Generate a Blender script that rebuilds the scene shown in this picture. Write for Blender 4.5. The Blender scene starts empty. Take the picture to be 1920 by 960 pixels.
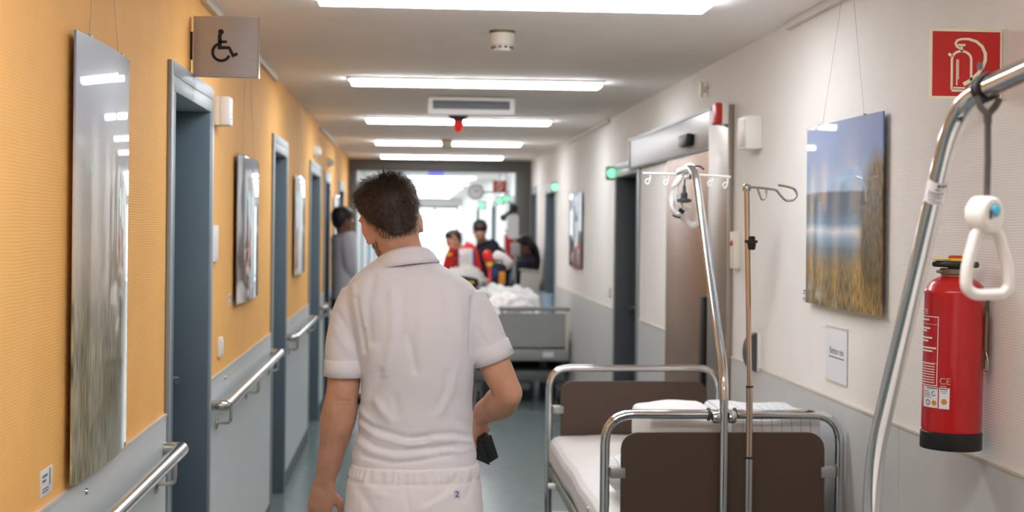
import bpy, bmesh, math, random
import numpy as np
from mathutils import Vector, Matrix, Euler
from mathutils.bvhtree import BVHTree
random.seed(7); rng = np.random.default_rng(7)
S = bpy.context.scene; COL = S.collection
PI = math.pi

# ---------------------------------------------------------------- camera
F_PX, CX, HORIZON, ROLL, YAW, EYE = 2667.0, 960.0, 426.0, 0.0100, math.atan(192 / 2667.0), 1.63
cd = bpy.data.cameras.new('camera'); cam = bpy.data.objects.new('camera', cd); COL.objects.link(cam)
cd.sensor_width = 36.0; cd.lens = 36.0 * F_PX / 1920.0
cd.shift_y = (HORIZON - 480.0) / 1920.0
fw = Vector((math.sin(YAW), math.cos(YAW), 0)); rt = Vector((math.cos(YAW), -math.sin(YAW), 0)); up = Vector((0, 0, 1))
rx_ = rt * math.cos(ROLL) + up * math.sin(ROLL); ux_ = up * math.cos(ROLL) - rt * math.sin(ROLL)
cam.matrix_world = Matrix((( rx_.x, ux_.x, -fw.x, 0), (rx_.y, ux_.y, -fw.y, 0), (rx_.z, ux_.z, -fw.z, EYE), (0, 0, 0, 1)))
cd.clip_start = 0.05; cd.clip_end = 200
cd.dof.use_dof = True; cd.dof.focus_distance = 3.85; cd.dof.aperture_fstop = 3.6
S.camera = cam

# ---------------------------------------------------------------- world (overcast daylight outside the windows), exposure
w = bpy.data.worlds.new('overcast_sky'); S.world = w; w.use_nodes = True
bg = w.node_tree.nodes['Background']; bg.inputs[0].default_value = (0.86, 0.94, 1.0, 1); bg.inputs[1].default_value = 2.4
S.view_settings.view_transform = 'Standard'; S.view_settings.look = 'None'
S.view_settings.gamma = 1.0; S.view_settings.use_curve_mapping = False
S.view_settings.exposure = 0.12
S.cycles.use_denoising = True
S.cycles.max_bounces = 10; S.cycles.diffuse_bounces = 6; S.cycles.glossy_bounces = 4
LAMP = 27.0            # luminance of the fluorescent diffusers

# pixel -> place helpers (1920x960 frame)
def ray(px, py):
    u = px - CX; v = py - HORIZON
    r = (u * math.cos(ROLL) + v * math.sin(ROLL)) / F_PX; d = (-u * math.sin(ROLL) + v * math.cos(ROLL)) / F_PX
    return Vector((r * math.cos(YAW) + math.sin(YAW), -r * math.sin(YAW) + math.cos(YAW), -d))
CAMP = Vector((0, 0, EYE))
def on_x(px, py, X): d = ray(px, py); return CAMP + d * (X / d.x)
def on_y(px, py, Y): d = ray(px, py); return CAMP + d * (Y / d.y)
def on_z(px, py, Z): d = ray(px, py); return CAMP + d * ((Z - EYE) / d.z)

# ---------------------------------------------------------------- materials
def lin(c): return tuple((x / 255 / 12.92 if x / 255 <= .04045 else ((x / 255 + .055) / 1.055) ** 2.4) for x in c)
MATS = {}
def mat(name, rgb, rough=.5, metal=0.0, spec=.5, var=.06, vscale=6.0, bump=0.0, bscale=120.0, coat=0.0, sss=0.0, emit=0.0, stretch=None, ribs=0.0, weave=0.0, sheen=0.0):
    m = bpy.data.materials.new(name); m.use_nodes = True; nt = m.node_tree; N = nt.nodes; L = nt.links
    p = N['Principled BSDF']; c = lin(rgb)
    tc = N.new('ShaderNodeTexCoord'); src = tc.outputs['Object']
    if stretch:
        mp = N.new('ShaderNodeMapping'); mp.inputs['Scale'].default_value = stretch; L.new(src, mp.inputs[0]); src = mp.outputs[0]
    nz = N.new('ShaderNodeTexNoise'); nz.inputs['Scale'].default_value = vscale; nz.inputs['Detail'].default_value = 4; L.new(src, nz.inputs['Vector'])
    rp = N.new('ShaderNodeValToRGB'); rp.color_ramp.elements[0].position = .3; rp.color_ramp.elements[1].position = .7
    rp.color_ramp.elements[0].color = tuple(x * (1 - var) for x in c) + (1,); rp.color_ramp.elements[1].color = tuple(min(1, x * (1 + var)) for x in c) + (1,)
    L.new(nz.outputs[0], rp.inputs[0]); L.new(rp.outputs[0], p.inputs['Base Color'])
    p.inputs['Roughness'].default_value = rough; p.inputs['Metallic'].default_value = metal; p.inputs['Specular IOR Level'].default_value = spec
    p.inputs['Coat Weight'].default_value = coat; p.inputs['Coat Roughness'].default_value = .04
    if sheen: p.inputs['Sheen Weight'].default_value = sheen
    if sss:
        p.inputs['Subsurface Weight'].default_value = sss; p.inputs['Subsurface Radius'].default_value = (.012, .005, .003); p.inputs['Subsurface Scale'].default_value = 1.0
    h = None
    if bump:
        b = N.new('ShaderNodeTexNoise'); b.inputs['Scale'].default_value = bscale; b.inputs['Detail'].default_value = 3; L.new(src, b.inputs['Vector']); h = b.outputs[0]; dist = bump
    if ribs or weave:
        sp = N.new('ShaderNodeSeparateXYZ'); L.new(tc.outputs['Object'], sp.inputs[0])
        wob = N.new('ShaderNodeTexNoise'); wob.inputs['Scale'].default_value = 9; L.new(tc.outputs['Object'], wob.inputs['Vector'])
        period = ribs or weave
        mz = N.new('ShaderNodeMath'); mz.operation = 'MULTIPLY_ADD'; mz.inputs[1].default_value = 2 * PI / period; L.new(sp.outputs[2], mz.inputs[0])
        wm = N.new('ShaderNodeMath'); wm.operation = 'MULTIPLY'; wm.inputs[1].default_value = 7.0 if ribs else 2.0; L.new(wob.outputs[0], wm.inputs[0]); L.new(wm.outputs[0], mz.inputs[2])
        sn = N.new('ShaderNodeMath'); sn.operation = 'SINE'; L.new(mz.outputs[0], sn.inputs[0]); h = sn.outputs[0]; dist = .0003 if ribs else .0002
    if h is not None:
        bp = N.new('ShaderNodeBump'); bp.inputs['Strength'].default_value = .5; bp.inputs['Distance'].default_value = dist
        L.new(h, bp.inputs['Height']); L.new(bp.outputs[0], p.inputs['Normal'])
    if emit:
        p.inputs['Emission Color'].default_value = c + (1,); p.inputs['Emission Strength'].default_value = emit
    MATS[name] = m; return m

mat('orange_wallpaper', (244, 186, 108), .72, ribs=.007, var=.03, spec=.25)
mat('white_wallpaper', (232, 228, 224), .72, ribs=.007, var=.02, spec=.25)
mat('ceiling_paint', (242, 236, 232), .9, var=.02, spec=.1, bump=.0004, bscale=60)
mat('grey_laminate', (204, 210, 211), .38, var=.025, spec=.35, bump=.00015, bscale=300)
mat('grey_laminate_right', (200, 201, 201), .4, var=.025, spec=.35, bump=.00015, bscale=300)
mat('cap_strip', (206, 198, 186), .5, var=.03)
mat('linoleum', (116, 131, 130), .22, var=.07, vscale=14, spec=.5, bump=.0002, bscale=40)
mat('dark_base', (66, 76, 80), .45, var=.06)
mat('door_blue_grey', (92, 108, 118), .5, var=.03, bump=.0002, bscale=400)
mat('door_dark_grey', (78, 82, 88), .5, var=.03)
mat('frame_metal', (150, 158, 162), .42, var=.04, metal=.2)
mat('portal_grey', (92, 90, 86), .5, var=.05)
mat('steel_brushed', (196, 190, 182), .30, metal=1, var=.06, vscale=3, stretch=(1, 1, 40), bump=.00008, bscale=60)
mat('steel_panel', (168, 166, 164), .42, metal=.6, var=.04, vscale=4, stretch=(30, 1, 1))
mat('reflection_tinted_steel', (160, 134, 116), .42, metal=.75, var=.06, vscale=3, stretch=(1, 1, 30), bump=.00008, bscale=60)  # stainless leaf; the orange wall's warm reflection is put into its base colour
mat('column_steel', (160, 150, 140), .4, metal=.8, var=.05, vscale=3, stretch=(1, 1, 40))
mat('chrome', (222, 222, 222), .09, metal=1, var=.02)
mat('rail_steel', (205, 203, 198), .2, metal=1, var=.03)
mat('bronze_tube', (222, 198, 178), .16, metal=1, var=.03)
mat('black_plastic', (24, 24, 26), .42, var=.1)
mat('dark_grey_plastic', (64, 68, 72), .5, var=.08)
mat('grey_plastic', (150, 152, 152), .45, var=.05)
mat('silver_clip', (172, 172, 170), .35, metal=.5, var=.04)
mat('white_plastic', (232, 230, 226), .38, var=.02)
mat('cream_plastic', (222, 214, 200), .45, var=.03)
mat('white_paper', (226, 227, 230), .5, var=.015)
mat('ink_grey', (92, 92, 98), .7, var=.05)
mat('ink_black', (14, 14, 16), .6, var=.05)
mat('ink_violet', (70, 52, 120), .7, var=.05)
mat('sign_aluminium', (188, 184, 186), .42, metal=.25, var=.04, stretch=(1, 1, 60), vscale=4)
mat('sign_red', (186, 28, 26), .45, var=.04)
mat('sign_cream', (232, 226, 200), .5, var=.02)
mat('alarm_red', (200, 40, 32), .35, var=.04)
mat('beacon_red', (235, 40, 35), .2, var=.03, emit=.35, coat=.5)
mat('extinguisher_red', (190, 24, 28), .3, var=.03, coat=.4)
mat('print_white', (236, 226, 222), .5, var=.02)
mat('label_blue', (70, 110, 160), .5, var=.04)
mat('label_orange', (214, 136, 60), .5, var=.1, vscale=300)
mat('yellow_plastic', (232, 200, 40), .45, var=.03)
mat('olive_metal', (120, 104, 84), .45, metal=.5, var=.06)
mat('brown_board', (84, 66, 54), .5, var=.05, vscale=300, bump=.0001, bscale=500)
mat('sheet_white', (232, 229, 227), .85, var=.02, spec=.15, bump=.003, bscale=9)
mat('linen_grey', (206, 207, 206), .85, var=.04, spec=.15, bump=.006, bscale=7)
mat('bed_grey', (158, 160, 156), .5, var=.03)
mat('bed_grey_dark', (98, 102, 104), .5, var=.05)
mat('bed_metal', (150, 148, 140), .4, metal=.4, var=.05)
mat('rubber', (22, 22, 24), .7, var=.08)
mat('strap_grey', (92, 84, 84), .8, var=.08, weave=.004)
mat('button_blue', (70, 190, 226), .3, var=.03)
mat('screen_dark', (52, 40, 44), .3, var=.08, vscale=40)
mat('exit_green', (120, 245, 170), .4, var=.02, emit=1.6)
mat('reflection_violet', (120, 120, 230), .4, var=.03, emit=.5)  # emission imitates a bluish exit sign reflection
mat('lamp_diffuser', (246, 250, 255), .5, var=.0, emit=LAMP)
mat('lamp_frame', (228, 226, 222), .4, var=.02)
mat('clock_rim', (108, 104, 98), .4, var=.05); mat('clock_face', (176, 172, 164), .4, var=.03)
mat('window_frame', (120, 136, 148), .45, var=.04)
mat('skin', (200, 150, 124), .52, var=.09, vscale=22, sss=.08, bump=.0005, bscale=160, spec=.35)
mat('skin_pink', (222, 150, 132), .5, var=.08, vscale=30, sss=.12, spec=.35)
mat('skin_dark', (112, 74, 56), .5, var=.06)
mat('hair_brown', (44, 33, 27), .55, var=.25, vscale=60, spec=.35)
mat('hair_strand', (74, 57, 47), .5, var=.35, vscale=90, spec=.4)
mat('hair_black', (18, 16, 17), .5, var=.1)
mat('eye_white', (225, 222, 218), .2, var=.01)
mat('polo_white', (226, 223, 229), .85, var=.012, spec=.12, weave=.0022, sheen=.15)
mat('trouser_white', (230, 225, 228), .8, var=.012, spec=.12, bump=.0003, bscale=500)
mat('name_patch', (206, 200, 226), .8, var=.02)
mat('navy_cloth', (28, 32, 46), .85, var=.1); mat('grey_cloth', (170, 172, 182), .85, var=.06); mat('dark_cloth', (40, 42, 48), .85, var=.1)
mat('red_cloth', (206, 44, 42), .8, var=.06); mat('yellow_cloth', (226, 196, 50), .8, var=.05); mat('orange_cloth', (222, 140, 56), .8, var=.06); mat('blue_cloth', (52, 62, 130), .8, var=.06)
mat('shoe_white', (215, 213, 210), .5, var=.03)
mat('water_blue', (168, 190, 214), .3, var=.05)
def glass_mat():
    m = bpy.data.materials.new('window_glass'); m.use_nodes = True; N = m.node_tree.nodes; L = m.node_tree.links; N.clear()
    o = N.new('ShaderNodeOutputMaterial'); mx = N.new('ShaderNodeMixShader'); t = N.new('ShaderNodeBsdfTransparent'); g = N.new('ShaderNodeBsdfGlossy')
    g.inputs['Roughness'].default_value = .03; mx.inputs[0].default_value = .06; t.inputs[0].default_value = (.97, .985, .99, 1)
    L.new(t.outputs[0], mx.inputs[1]); L.new(g.outputs[0], mx.inputs[2]); L.new(mx.outputs[0], o.inputs[0]); MATS['window_glass'] = m
glass_mat()

def art(name, bands, grass, gscale=(60, 1, 6), gamt=.5, gtop=0.0, blob=None):
    """printed beach photographs: height bands (local z, colour) with a reed-grass print over the lower part"""
    m = bpy.data.materials.new(name); m.use_nodes = True; nt = m.node_tree; N = nt.nodes; L = nt.links; p = N['Principled BSDF']
    tc = N.new('ShaderNodeTexCoord'); sp = N.new('ShaderNodeSeparateXYZ'); L.new(tc.outputs['Object'], sp.inputs[0])
    nz = N.new('ShaderNodeTexNoise'); nz.inputs['Scale'].default_value = 5; nz.inputs['Detail'].default_value = 6; L.new(tc.outputs['Object'], nz.inputs['Vector'])
    ma = N.new('ShaderNodeMath'); ma.operation = 'MULTIPLY_ADD'; ma.inputs[1].default_value = .04; L.new(nz.outputs[0], ma.inputs[0]); L.new(sp.outputs[2], ma.inputs[2])
    lo, hi = bands[0][0], bands[-1][0]
    mr = N.new('ShaderNodeMapRange'); mr.inputs[1].default_value = lo; mr.inputs[2].default_value = hi; L.new(ma.outputs[0], mr.inputs[0])
    rp = N.new('ShaderNodeValToRGB'); cr = rp.color_ramp
    while len(cr.elements) < len(bands): cr.elements.new(.5)
    for e, (z, c) in zip(cr.elements, bands): e.position = (z - lo) / (hi - lo); e.color = lin(c) + (1,)
    L.new(mr.outputs[0], rp.inputs[0])
    mp = N.new('ShaderNodeMapping'); mp.inputs['Scale'].default_value = gscale; L.new(tc.outputs['Object'], mp.inputs[0])
    gn = N.new('ShaderNodeTexNoise'); gn.inputs['Scale'].default_value = 2.2; gn.inputs['Detail'].default_value = 5; L.new(mp.outputs[0], gn.inputs['Vector'])
    gr = N.new('ShaderNodeValToRGB'); gr.color_ramp.elements[0].position = .36; gr.color_ramp.elements[1].position = .64
    gr.color_ramp.elements[0].color = lin(grass[0]) + (1,); gr.color_ramp.elements[1].color = lin(grass[1]) + (1,); L.new(gn.outputs[0], gr.inputs[0])
    gm = N.new('ShaderNodeMapRange'); gm.inputs[1].default_value = gtop + .05; gm.inputs[2].default_value = gtop - .12; gm.inputs[3].default_value = 0; gm.inputs[4].default_value = gamt
    L.new(ma.outputs[0], gm.inputs[0])
    mx = N.new('ShaderNodeMixRGB'); L.new(gm.outputs[0], mx.inputs[0]); L.new(rp.outputs[0], mx.inputs[1]); L.new(gr.outputs[0], mx.inputs[2]); out = mx.outputs[0]
    if blob:       # a dark dune at one side of the print
        bx, bz, bw, bh, bc = blob
        mq = N.new('ShaderNodeMapping'); mq.inputs['Location'].default_value = (-bx / bw, 0, -bz / bh); mq.inputs['Scale'].default_value = (1 / bw, .01, 1 / bh); L.new(tc.outputs['Object'], mq.inputs[0])
        ln = N.new('ShaderNodeVectorMath'); ln.operation = 'LENGTH'; L.new(mq.outputs[0], ln.inputs[0])
        la = N.new('ShaderNodeMath'); la.operation = 'MULTIPLY_ADD'; la.inputs[1].default_value = .7; L.new(nz.outputs[0], la.inputs[0]); L.new(ln.outputs['Value'], la.inputs[2])
        bm_ = N.new('ShaderNodeMapRange'); bm_.inputs[1].default_value = 1.45; bm_.inputs[2].default_value = 1.2; L.new(la.outputs[0], bm_.inputs[0])
        dk = N.new('ShaderNodeMixRGB'); dk.inputs[0].default_value = .35; L.new(gr.outputs[0], dk.inputs[2]); dk.inputs[1].default_value = lin(bc) + (1,)
        m2 = N.new('ShaderNodeMixRGB'); L.new(bm_.outputs[0], m2.inputs[0]); L.new(out, m2.inputs[1]); L.new(dk.outputs[0], m2.inputs[2]); out = m2.outputs[0]
    L.new(out, p.inputs['Base Color']); p.inputs['Roughness'].default_value = .35
    p.inputs['Coat Weight'].default_value = 1.0; p.inputs['Coat Roughness'].default_value = .02; p.inputs['Coat IOR'].default_value = 1.45
    MATS[name] = m; return m

# ---------------------------------------------------------------- mesh helpers
def link(name, me, m=None, parent=None, smooth=False):
    o = bpy.data.objects.new(name, me); COL.objects.link(o)
    if m: me.materials.append(MATS[m])
    if parent: o.parent = parent
    if smooth and len(me.polygons): me.polygons.foreach_set('use_smooth', [True] * len(me.polygons))
    return o
def fin(name, bm, m, parent=None, smooth=False, autos=None):
    bmesh.ops.recalc_face_normals(bm, faces=bm.faces)
    me = bpy.data.meshes.new(name); bm.to_mesh(me); bm.free()
    o = link(name, me, m, parent, smooth)
    if autos:
        me.polygons.foreach_set('use_smooth', [True] * len(me.polygons)); me.set_sharp_from_angle(angle=autos)
    return o
def thing(name, label, cat, loc=(0, 0, 0), rotz=0, group=None):
    o = bpy.data.objects.new(name, None); COL.objects.link(o); o.empty_display_size = .1
    o.location = loc; o.rotation_euler = (0, 0, rotz); tag(o, label, cat, group); return o
def tag(o, label, cat, group=None):
    o['label'] = label; o['category'] = cat
    if group: o['group'] = group
    return o
def struct(o, label=None):
    o['kind'] = 'structure'
    if label: o['label'] = label
    return o
def snode(name, loc, rotz=0, label=None):
    o = bpy.data.objects.new(name, None); COL.objects.link(o); o.location = loc; o.rotation_euler = (0, 0, rotz); return struct(o, label)
def add_box(bm, lo, hi):
    v = [bm.verts.new((x, y, z)) for x in (lo[0], hi[0]) for y in (lo[1], hi[1]) for z in (lo[2], hi[2])]
    for f in ((0, 1, 3, 2), (4, 6, 7, 5), (0, 4, 5, 1), (2, 3, 7, 6), (0, 2, 6, 4), (1, 5, 7, 3)): bm.faces.new([v[i] for i in f])
def box(name, lo, hi, m, parent=None, bevel=0.0, seg=2):
    bm = bmesh.new(); add_box(bm, lo, hi)
    if bevel: bmesh.ops.bevel(bm, geom=list(bm.edges), offset=bevel, segments=seg, affect='EDGES', profile=.5)
    return fin(name, bm, m, parent, autos=.6 if bevel else None)
def fillet(pts, r, n=6):
    pts = [Vector(p) for p in pts]; out = [pts[0]]
    for i in range(1, len(pts) - 1):
        a, b, c = pts[i - 1], pts[i], pts[i + 1]; u = (a - b); v = (c - b); ru = min(r, u.length * .48, v.length * .48)
        p0 = b + u.normalized() * ru; p1 = b + v.normalized() * ru
        for k in range(n + 1):
            t = k / n; out.append(p0 * (1 - t) ** 2 + b * 2 * t * (1 - t) + p1 * t * t)
    out.append(pts[-1]); return out
def sweep(bm, pts, radii, n=12, closed=False, flat=None, cap=True):
    """tube along pts; radii one number or one per point (a pair = two half-axes); flat: reference side direction"""
    pts = [Vector(p) for p in pts]; N = len(pts); rings = []; ref = Vector(flat) if flat is not None else None; prev = None
    for i, p in enumerate(pts):
        if closed: t = pts[(i + 1) % N] - pts[i - 1]
        else: t = pts[min(i + 1, N - 1)] - pts[max(i - 1, 0)]
        t.normalize()
        if prev is None:
            s = ref if ref is not None else (Vector((0, 0, 1)) if abs(t.z) < .9 else Vector((1, 0, 0)))
        else: s = ref if ref is not None else prev
        s = s - t * s.dot(t)
        if s.length < 1e-5: s = t.orthogonal()
        s.normalize(); q = t.cross(s); prev = s
        r = radii[i] if isinstance(radii, list) else radii
        ra, rb = r if isinstance(r, (list, tuple)) else (r, r)
        rings.append([bm.verts.new(p + s * (ra * math.cos(2 * PI * k / n)) + q * (rb * math.sin(2 * PI * k / n))) for k in range(n)])
    M = N if closed else N - 1
    for i in range(M):
        A, B = rings[i], rings[(i + 1) % N]
        for k in range(n): bm.faces.new((A[k], A[(k + 1) % n], B[(k + 1) % n], B[k]))
    if cap and not closed: bm.faces.new(rings[0][::-1]); bm.faces.new(rings[-1])
    return rings
def tube(name, pts, r, m, parent=None, n=12, fr=0, closed=False, flat=None):
    bm = bmesh.new(); sweep(bm, fillet(pts, fr) if fr else pts, r, n, closed, flat); return fin(name, bm, m, parent, autos=.9)
def add_lathe(bm, prof, n=24, c=(0, 0, 0), axis='z'):
    rings = []
    for r, z in prof:
        R = []
        for k in range(n):
            a = 2 * PI * k / n; x, y = r * math.cos(a), r * math.sin(a)
            p = (x, y, z) if axis == 'z' else ((x, z, y) if axis == 'y' else (z, x, y))
            R.append(bm.verts.new((p[0] + c[0], p[1] + c[1], p[2] + c[2])))
        rings.append(R)
    for A, B in zip(rings, rings[1:]):
        for k in range(n): bm.faces.new((A[k], A[(k + 1) % n], B[(k + 1) % n], B[k]))
    bm.faces.new(rings[0][::-1]); bm.faces.new(rings[-1])
def lathe(name, prof, m, parent=None, n=24, c=(0, 0, 0), axis='z'):
    bm = bmesh.new(); add_lathe(bm, [(max(r, 1e-4), z) for r, z in prof], n, c, axis); return fin(name, bm, m, parent, autos=.7)
def prism(name, poly, y0, y1, m, parent=None, bevel=0):
    """polygon in local x,z extruded from y0 to y1"""
    bm = bmesh.new(); a = [bm.verts.new((x, y0, z)) for x, z in poly]; b = [bm.verts.new((x, y1, z)) for x, z in poly]; n = len(poly)
    bm.faces.new(a); bm.faces.new(b[::-1])
    for k in range(n): bm.faces.new((a[k], b[k], b[(k + 1) % n], a[(k + 1) % n]))
    if bevel: bmesh.ops.bevel(bm, geom=[e for e in bm.edges if abs(e.verts[0].co.y - e.verts[1].co.y) < 1e-6], offset=bevel, segments=2, affect='EDGES')
    return fin(name, bm, m, parent, autos=.6)
def rrect(x0, x1, z0, z1, r, n=6):
    out = []
    for cx, cz, a0 in ((x1 - r, z1 - r, 0), (x0 + r, z1 - r, 90), (x0 + r, z0 + r, 180), (x1 - r, z0 + r, 270)):
        for k in range(n + 1): a = math.radians(a0 + 90 * k / n); out.append((cx + r * math.cos(a), cz + r * math.sin(a)))
    return out
def ribbon(bm, pts, wd, y, th=.001):
    """flat stroke in the local x,z plane with mitred joints (sign pictograms)"""
    P = [Vector((a, b)) for a, b in pts]; Lf = []; Rt = []
    for i, p in enumerate(P):
        d0 = (P[i] - P[i - 1]).normalized() if i else (P[1] - P[0]).normalized()
        d1 = (P[i + 1] - P[i]).normalized() if i < len(P) - 1 else d0
        nrm = Vector((-(d0 + d1).y, (d0 + d1).x)).normalized(); k = min(2.0, 1 / max(.3, nrm.dot(Vector((-d0.y, d0.x)))))
        hw = (wd[i] if isinstance(wd, (list, tuple)) else wd) / 2
        Lf.append(p + nrm * hw * k); Rt.append(p - nrm * hw * k)
    V = lambda q, yy: bm.verts.new((q.x, yy, q.y))
    lf, rt_, lb, rb = [V(q, y - th) for q in Lf], [V(q, y - th) for q in Rt], [V(q, y) for q in Lf], [V(q, y) for q in Rt]
    for i in range(len(P) - 1):
        for a, b in ((lf, rt_), (rb, lb), (lb, lf), (rt_, rb)): bm.faces.new((a[i], a[i + 1], b[i + 1], b[i]))
    bm.faces.new((lf[0], rt_[0], rb[0], lb[0])); bm.faces.new((lf[-1], lb[-1], rb[-1], rt_[-1]))
def disc(bm, c, r, y, th=.001, n=24): ribbon_poly(bm, [(c[0] + r * math.cos(2 * PI * k / n), c[1] + r * math.sin(2 * PI * k / n)) for k in range(n)], y, th)
def ribbon_poly(bm, poly, y, th):
    a = [bm.verts.new((x, y - th, z)) for x, z in poly]; b = [bm.verts.new((x, y, z)) for x, z in poly]; n = len(poly)
    bm.faces.new(a); bm.faces.new(b[::-1])
    for k in range(n): bm.faces.new((a[k], b[k], b[(k + 1) % n], a[(k + 1) % n]))
def arc(cx, cz, r, a0, a1, n=16): return [(cx + r * math.cos(math.radians(a0 + (a1 - a0) * k / n)), cz + r * math.sin(math.radians(a0 + (a1 - a0) * k / n))) for k in range(n + 1)]
def text_mesh(s, size, align='CENTER'):
    cu = bpy.data.curves.new('lettering', 'FONT'); cu.body = s; cu.size = size; cu.align_x = align; cu.align_y = 'CENTER'; cu.extrude = .0002; cu.resolution_u = 3
    o = bpy.data.objects.new('lettering', cu); COL.objects.link(o); bpy.context.view_layer.update()
    me = bpy.data.meshes.new_from_object(o.evaluated_get(bpy.context.evaluated_depsgraph_get())); bpy.data.objects.remove(o); return me
def text(name, s, size, m, parent, at, align='CENTER'):
    """lettering lying on a front (-y) face, at = local x,y,z"""
    me = text_mesh(s, size, align)
    for v in me.vertices: v.co = Vector((at[0] + v.co.x, at[1] - v.co.z, at[2] + v.co.y))
    return link(name, me, m, parent)
def bars(name, rects, y, m, parent, th=.0006):
    bm = bmesh.new()
    for x0, x1, z0, z1 in rects: add_box(bm, (x0, y - th, z0), (x1, y, z1))
    return fin(name, bm, m, parent)
def copy_tree(o, parent=None):
    c = o.copy(); COL.objects.link(c); c.parent = parent
    for ch in [k for k in bpy.data.objects if k.parent == o]: copy_tree(ch, c)
    return c
LEFT, RIGHT = PI / 2, -PI / 2          # fronts (-y) of things mounted on the left / right wall face the corridor
XL, XR, ZC = -.76, 1.51, 2.46
WAINSCOT = 1.03
# ================================================================ the corridor
Y0, Y1, YP = -2.6, 42.0, 17.85
T = .22
LD = [(4.56, 5.44, 2.1), (7.93, 8.77, 2.09), (10.85, 12.0, 2.08), (12.72, 13.48, 2.07), (15.3, 16.25, 2.06)]
RD = [(9.30, 10.33, 2.05), (14.65, 15.68, 2.05), (16.85, 17.6, 2.08), (20.5, 21.5, 2.05), (25, 26, 2.05), (31, 32, 2.05)]
LW = [(19.6, 21.6), (22.4, 25.0), (26.0, 29.5), (30.5, 34.0), (35.0, 39.5)]      # tall windows in the left wall beyond the fire door frame
def wall(name, x, sgn, holes, m, y0, y1):
    bm = bmesh.new(); xs = sorted((x, x + sgn * T)); c = y0
    for a, b, lo, hi in sorted(holes):
        if a > c: add_box(bm, (xs[0], c, 0), (xs[1], a, ZC))
        if hi < ZC: add_box(bm, (xs[0], a, hi), (xs[1], b, ZC))
        if lo > 0: add_box(bm, (xs[0], a, 0), (xs[1], b, lo))
        c = b
    if y1 > c: add_box(bm, (xs[0], c, 0), (xs[1], y1, ZC))
    return struct(fin(name, bm, m))
wl = wall('wall_left', XL, -1, [(a, b, 0, z) for a, b, z in LD], 'orange_wallpaper', Y0, YP)
wr = wall('wall_right', XR, 1, [(a, b, 0, z) for a, b, z in RD], 'white_wallpaper', Y0, Y1)
wall('wall_left_far', XL, -1, [(a, b, .35, 2.3) for a, b in LW], 'white_wallpaper', YP, Y1)
struct(box('wall_back', (XL, Y0 - T, 0), (XR, Y0, ZC), 'white_wallpaper'))
struct(box('floor', (XL - T, Y0 - T, -.1), (XR + T, Y1 + T, 0), 'linoleum'))
struct(box('ceiling', (XL - T, Y0 - T, ZC), (XR + T, Y1 + T, ZC + .12), 'ceiling_paint'))
# wainscot: separate laminate sheets with open seams, a cap strip along the top
def wainscot(wallobj, x, sgn, spans, m, step):
    for a, b in spans:
        n = max(1, round((b - a) / step)); st = (b - a) / n
        for k in range(n):
            xs = sorted((x, x + sgn * .008))
            box('wainscot_panel', (xs[0], a + k * st + .0015, .1), (xs[1], a + (k + 1) * st - .0015, WAINSCOT), m, wallobj, .0012, 1)
        xs = sorted((x, x + sgn * .011)); box('cap_strip', (xs[0], a, WAINSCOT), (xs[1], b, WAINSCOT + .007), 'cap_strip', wallobj)
def gaps(holes, y0, y1):
    out = []; c = y0
    for h in sorted(holes):
        if h[0] - .05 > c: out.append((c, h[0] - .05))
        c = h[1] + .05
    out.append((c, y1)); return out
LG = gaps(LD, Y0, YP); RG = gaps(list(RD) + [(6.60, 8.2, 0)], Y0, Y1)
wainscot(wl, XL, 1, LG, 'grey_laminate', 2.5); wainscot(wr, XR, -1, RG, 'grey_laminate_right', 2.45)
for nm, x, sgn, G in (('baseboard_left', XL, 1, LG), ('baseboard_right', XR, -1, RG)):
    bm = bmesh.new()
    for a, b in G: xs = sorted((x, x + sgn * .012)); add_box(bm, (xs[0], a, 0), (xs[1], b, .1))
    struct(fin(nm, bm, 'dark_base'))

def lever(parent, x, y, z, toward):
    h = tube('handle', [(x, y, z), (x, y - .05, z), (x + toward * .125, y - .05, z)], .010, 'rail_steel', parent, 10, .02)
    lathe('rosette', [(.025, 0), (.025, -.006), (.018, -.009)], 'rail_steel', h, 20, (x, y, z), 'y'); 
    lathe('keyhole_plate', [(.022, 0), (.022, -.005)], 'rail_steel', h, 20, (x, y, z - .08), 'y')
def door(n, wallside, a, b, top, m, label, rec=.12):
    Xw = XL if wallside == LEFT else XR; c = (a + b) / 2; W = (b - a) / 2
    d = snode('door_%d' % n, (Xw, c, 0), wallside, label)
    far = 1 if wallside == LEFT else -1              # local x direction that points away from the camera
    f = .05
    for s in (-1, 1): box('jamb', (s * W - (f if s > 0 else 0), -.012, 0), (s * W + (0 if s > 0 else f), rec + .06, top), m, d, .003)
    for s in (-1, 1): box('architrave', (min(s * W, s * (W + .045)), -.014, 0), (max(s * W, s * (W + .045)), 0.0, top + .045), 'frame_metal', d, .002)
    box('head_jamb', (-W, -.014, top - f), (W, rec + .06, top), 'frame_metal', d, .003); box('head_architrave', (-W, -.0145, top), (W, 0.0, top + .045), 'frame_metal', d, .002)
    leaf = box('door_leaf', (-W + f, rec, .006), (W - f, rec + .04, top - f), m, d, .002)
    lever(leaf, far * (W - f - .07), rec, 1.06, -far)
    return d
for i, (a, b, z) in enumerate(LD):
    door(i + 1, LEFT, a, b, z, 'door_blue_grey', 'blue grey door in the orange wall, %s from the camera' % ['first', 'second', 'third', 'fourth', 'fifth'][i])
for i, (a, b, z) in enumerate(RD):
    door(i + 6, RIGHT, a, b, z, 'door_dark_grey' if i in (0, 2) else 'door_blue_grey', ['dark grey door beside the stainless sliding door', 'blue grey door behind the woman with black hair', 'dark grey door just before the fire door frame', 'door in the right wall just beyond the fire door frame', 'door in the right wall below the clock', 'last door in the right wall near the end window'][i])
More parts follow.
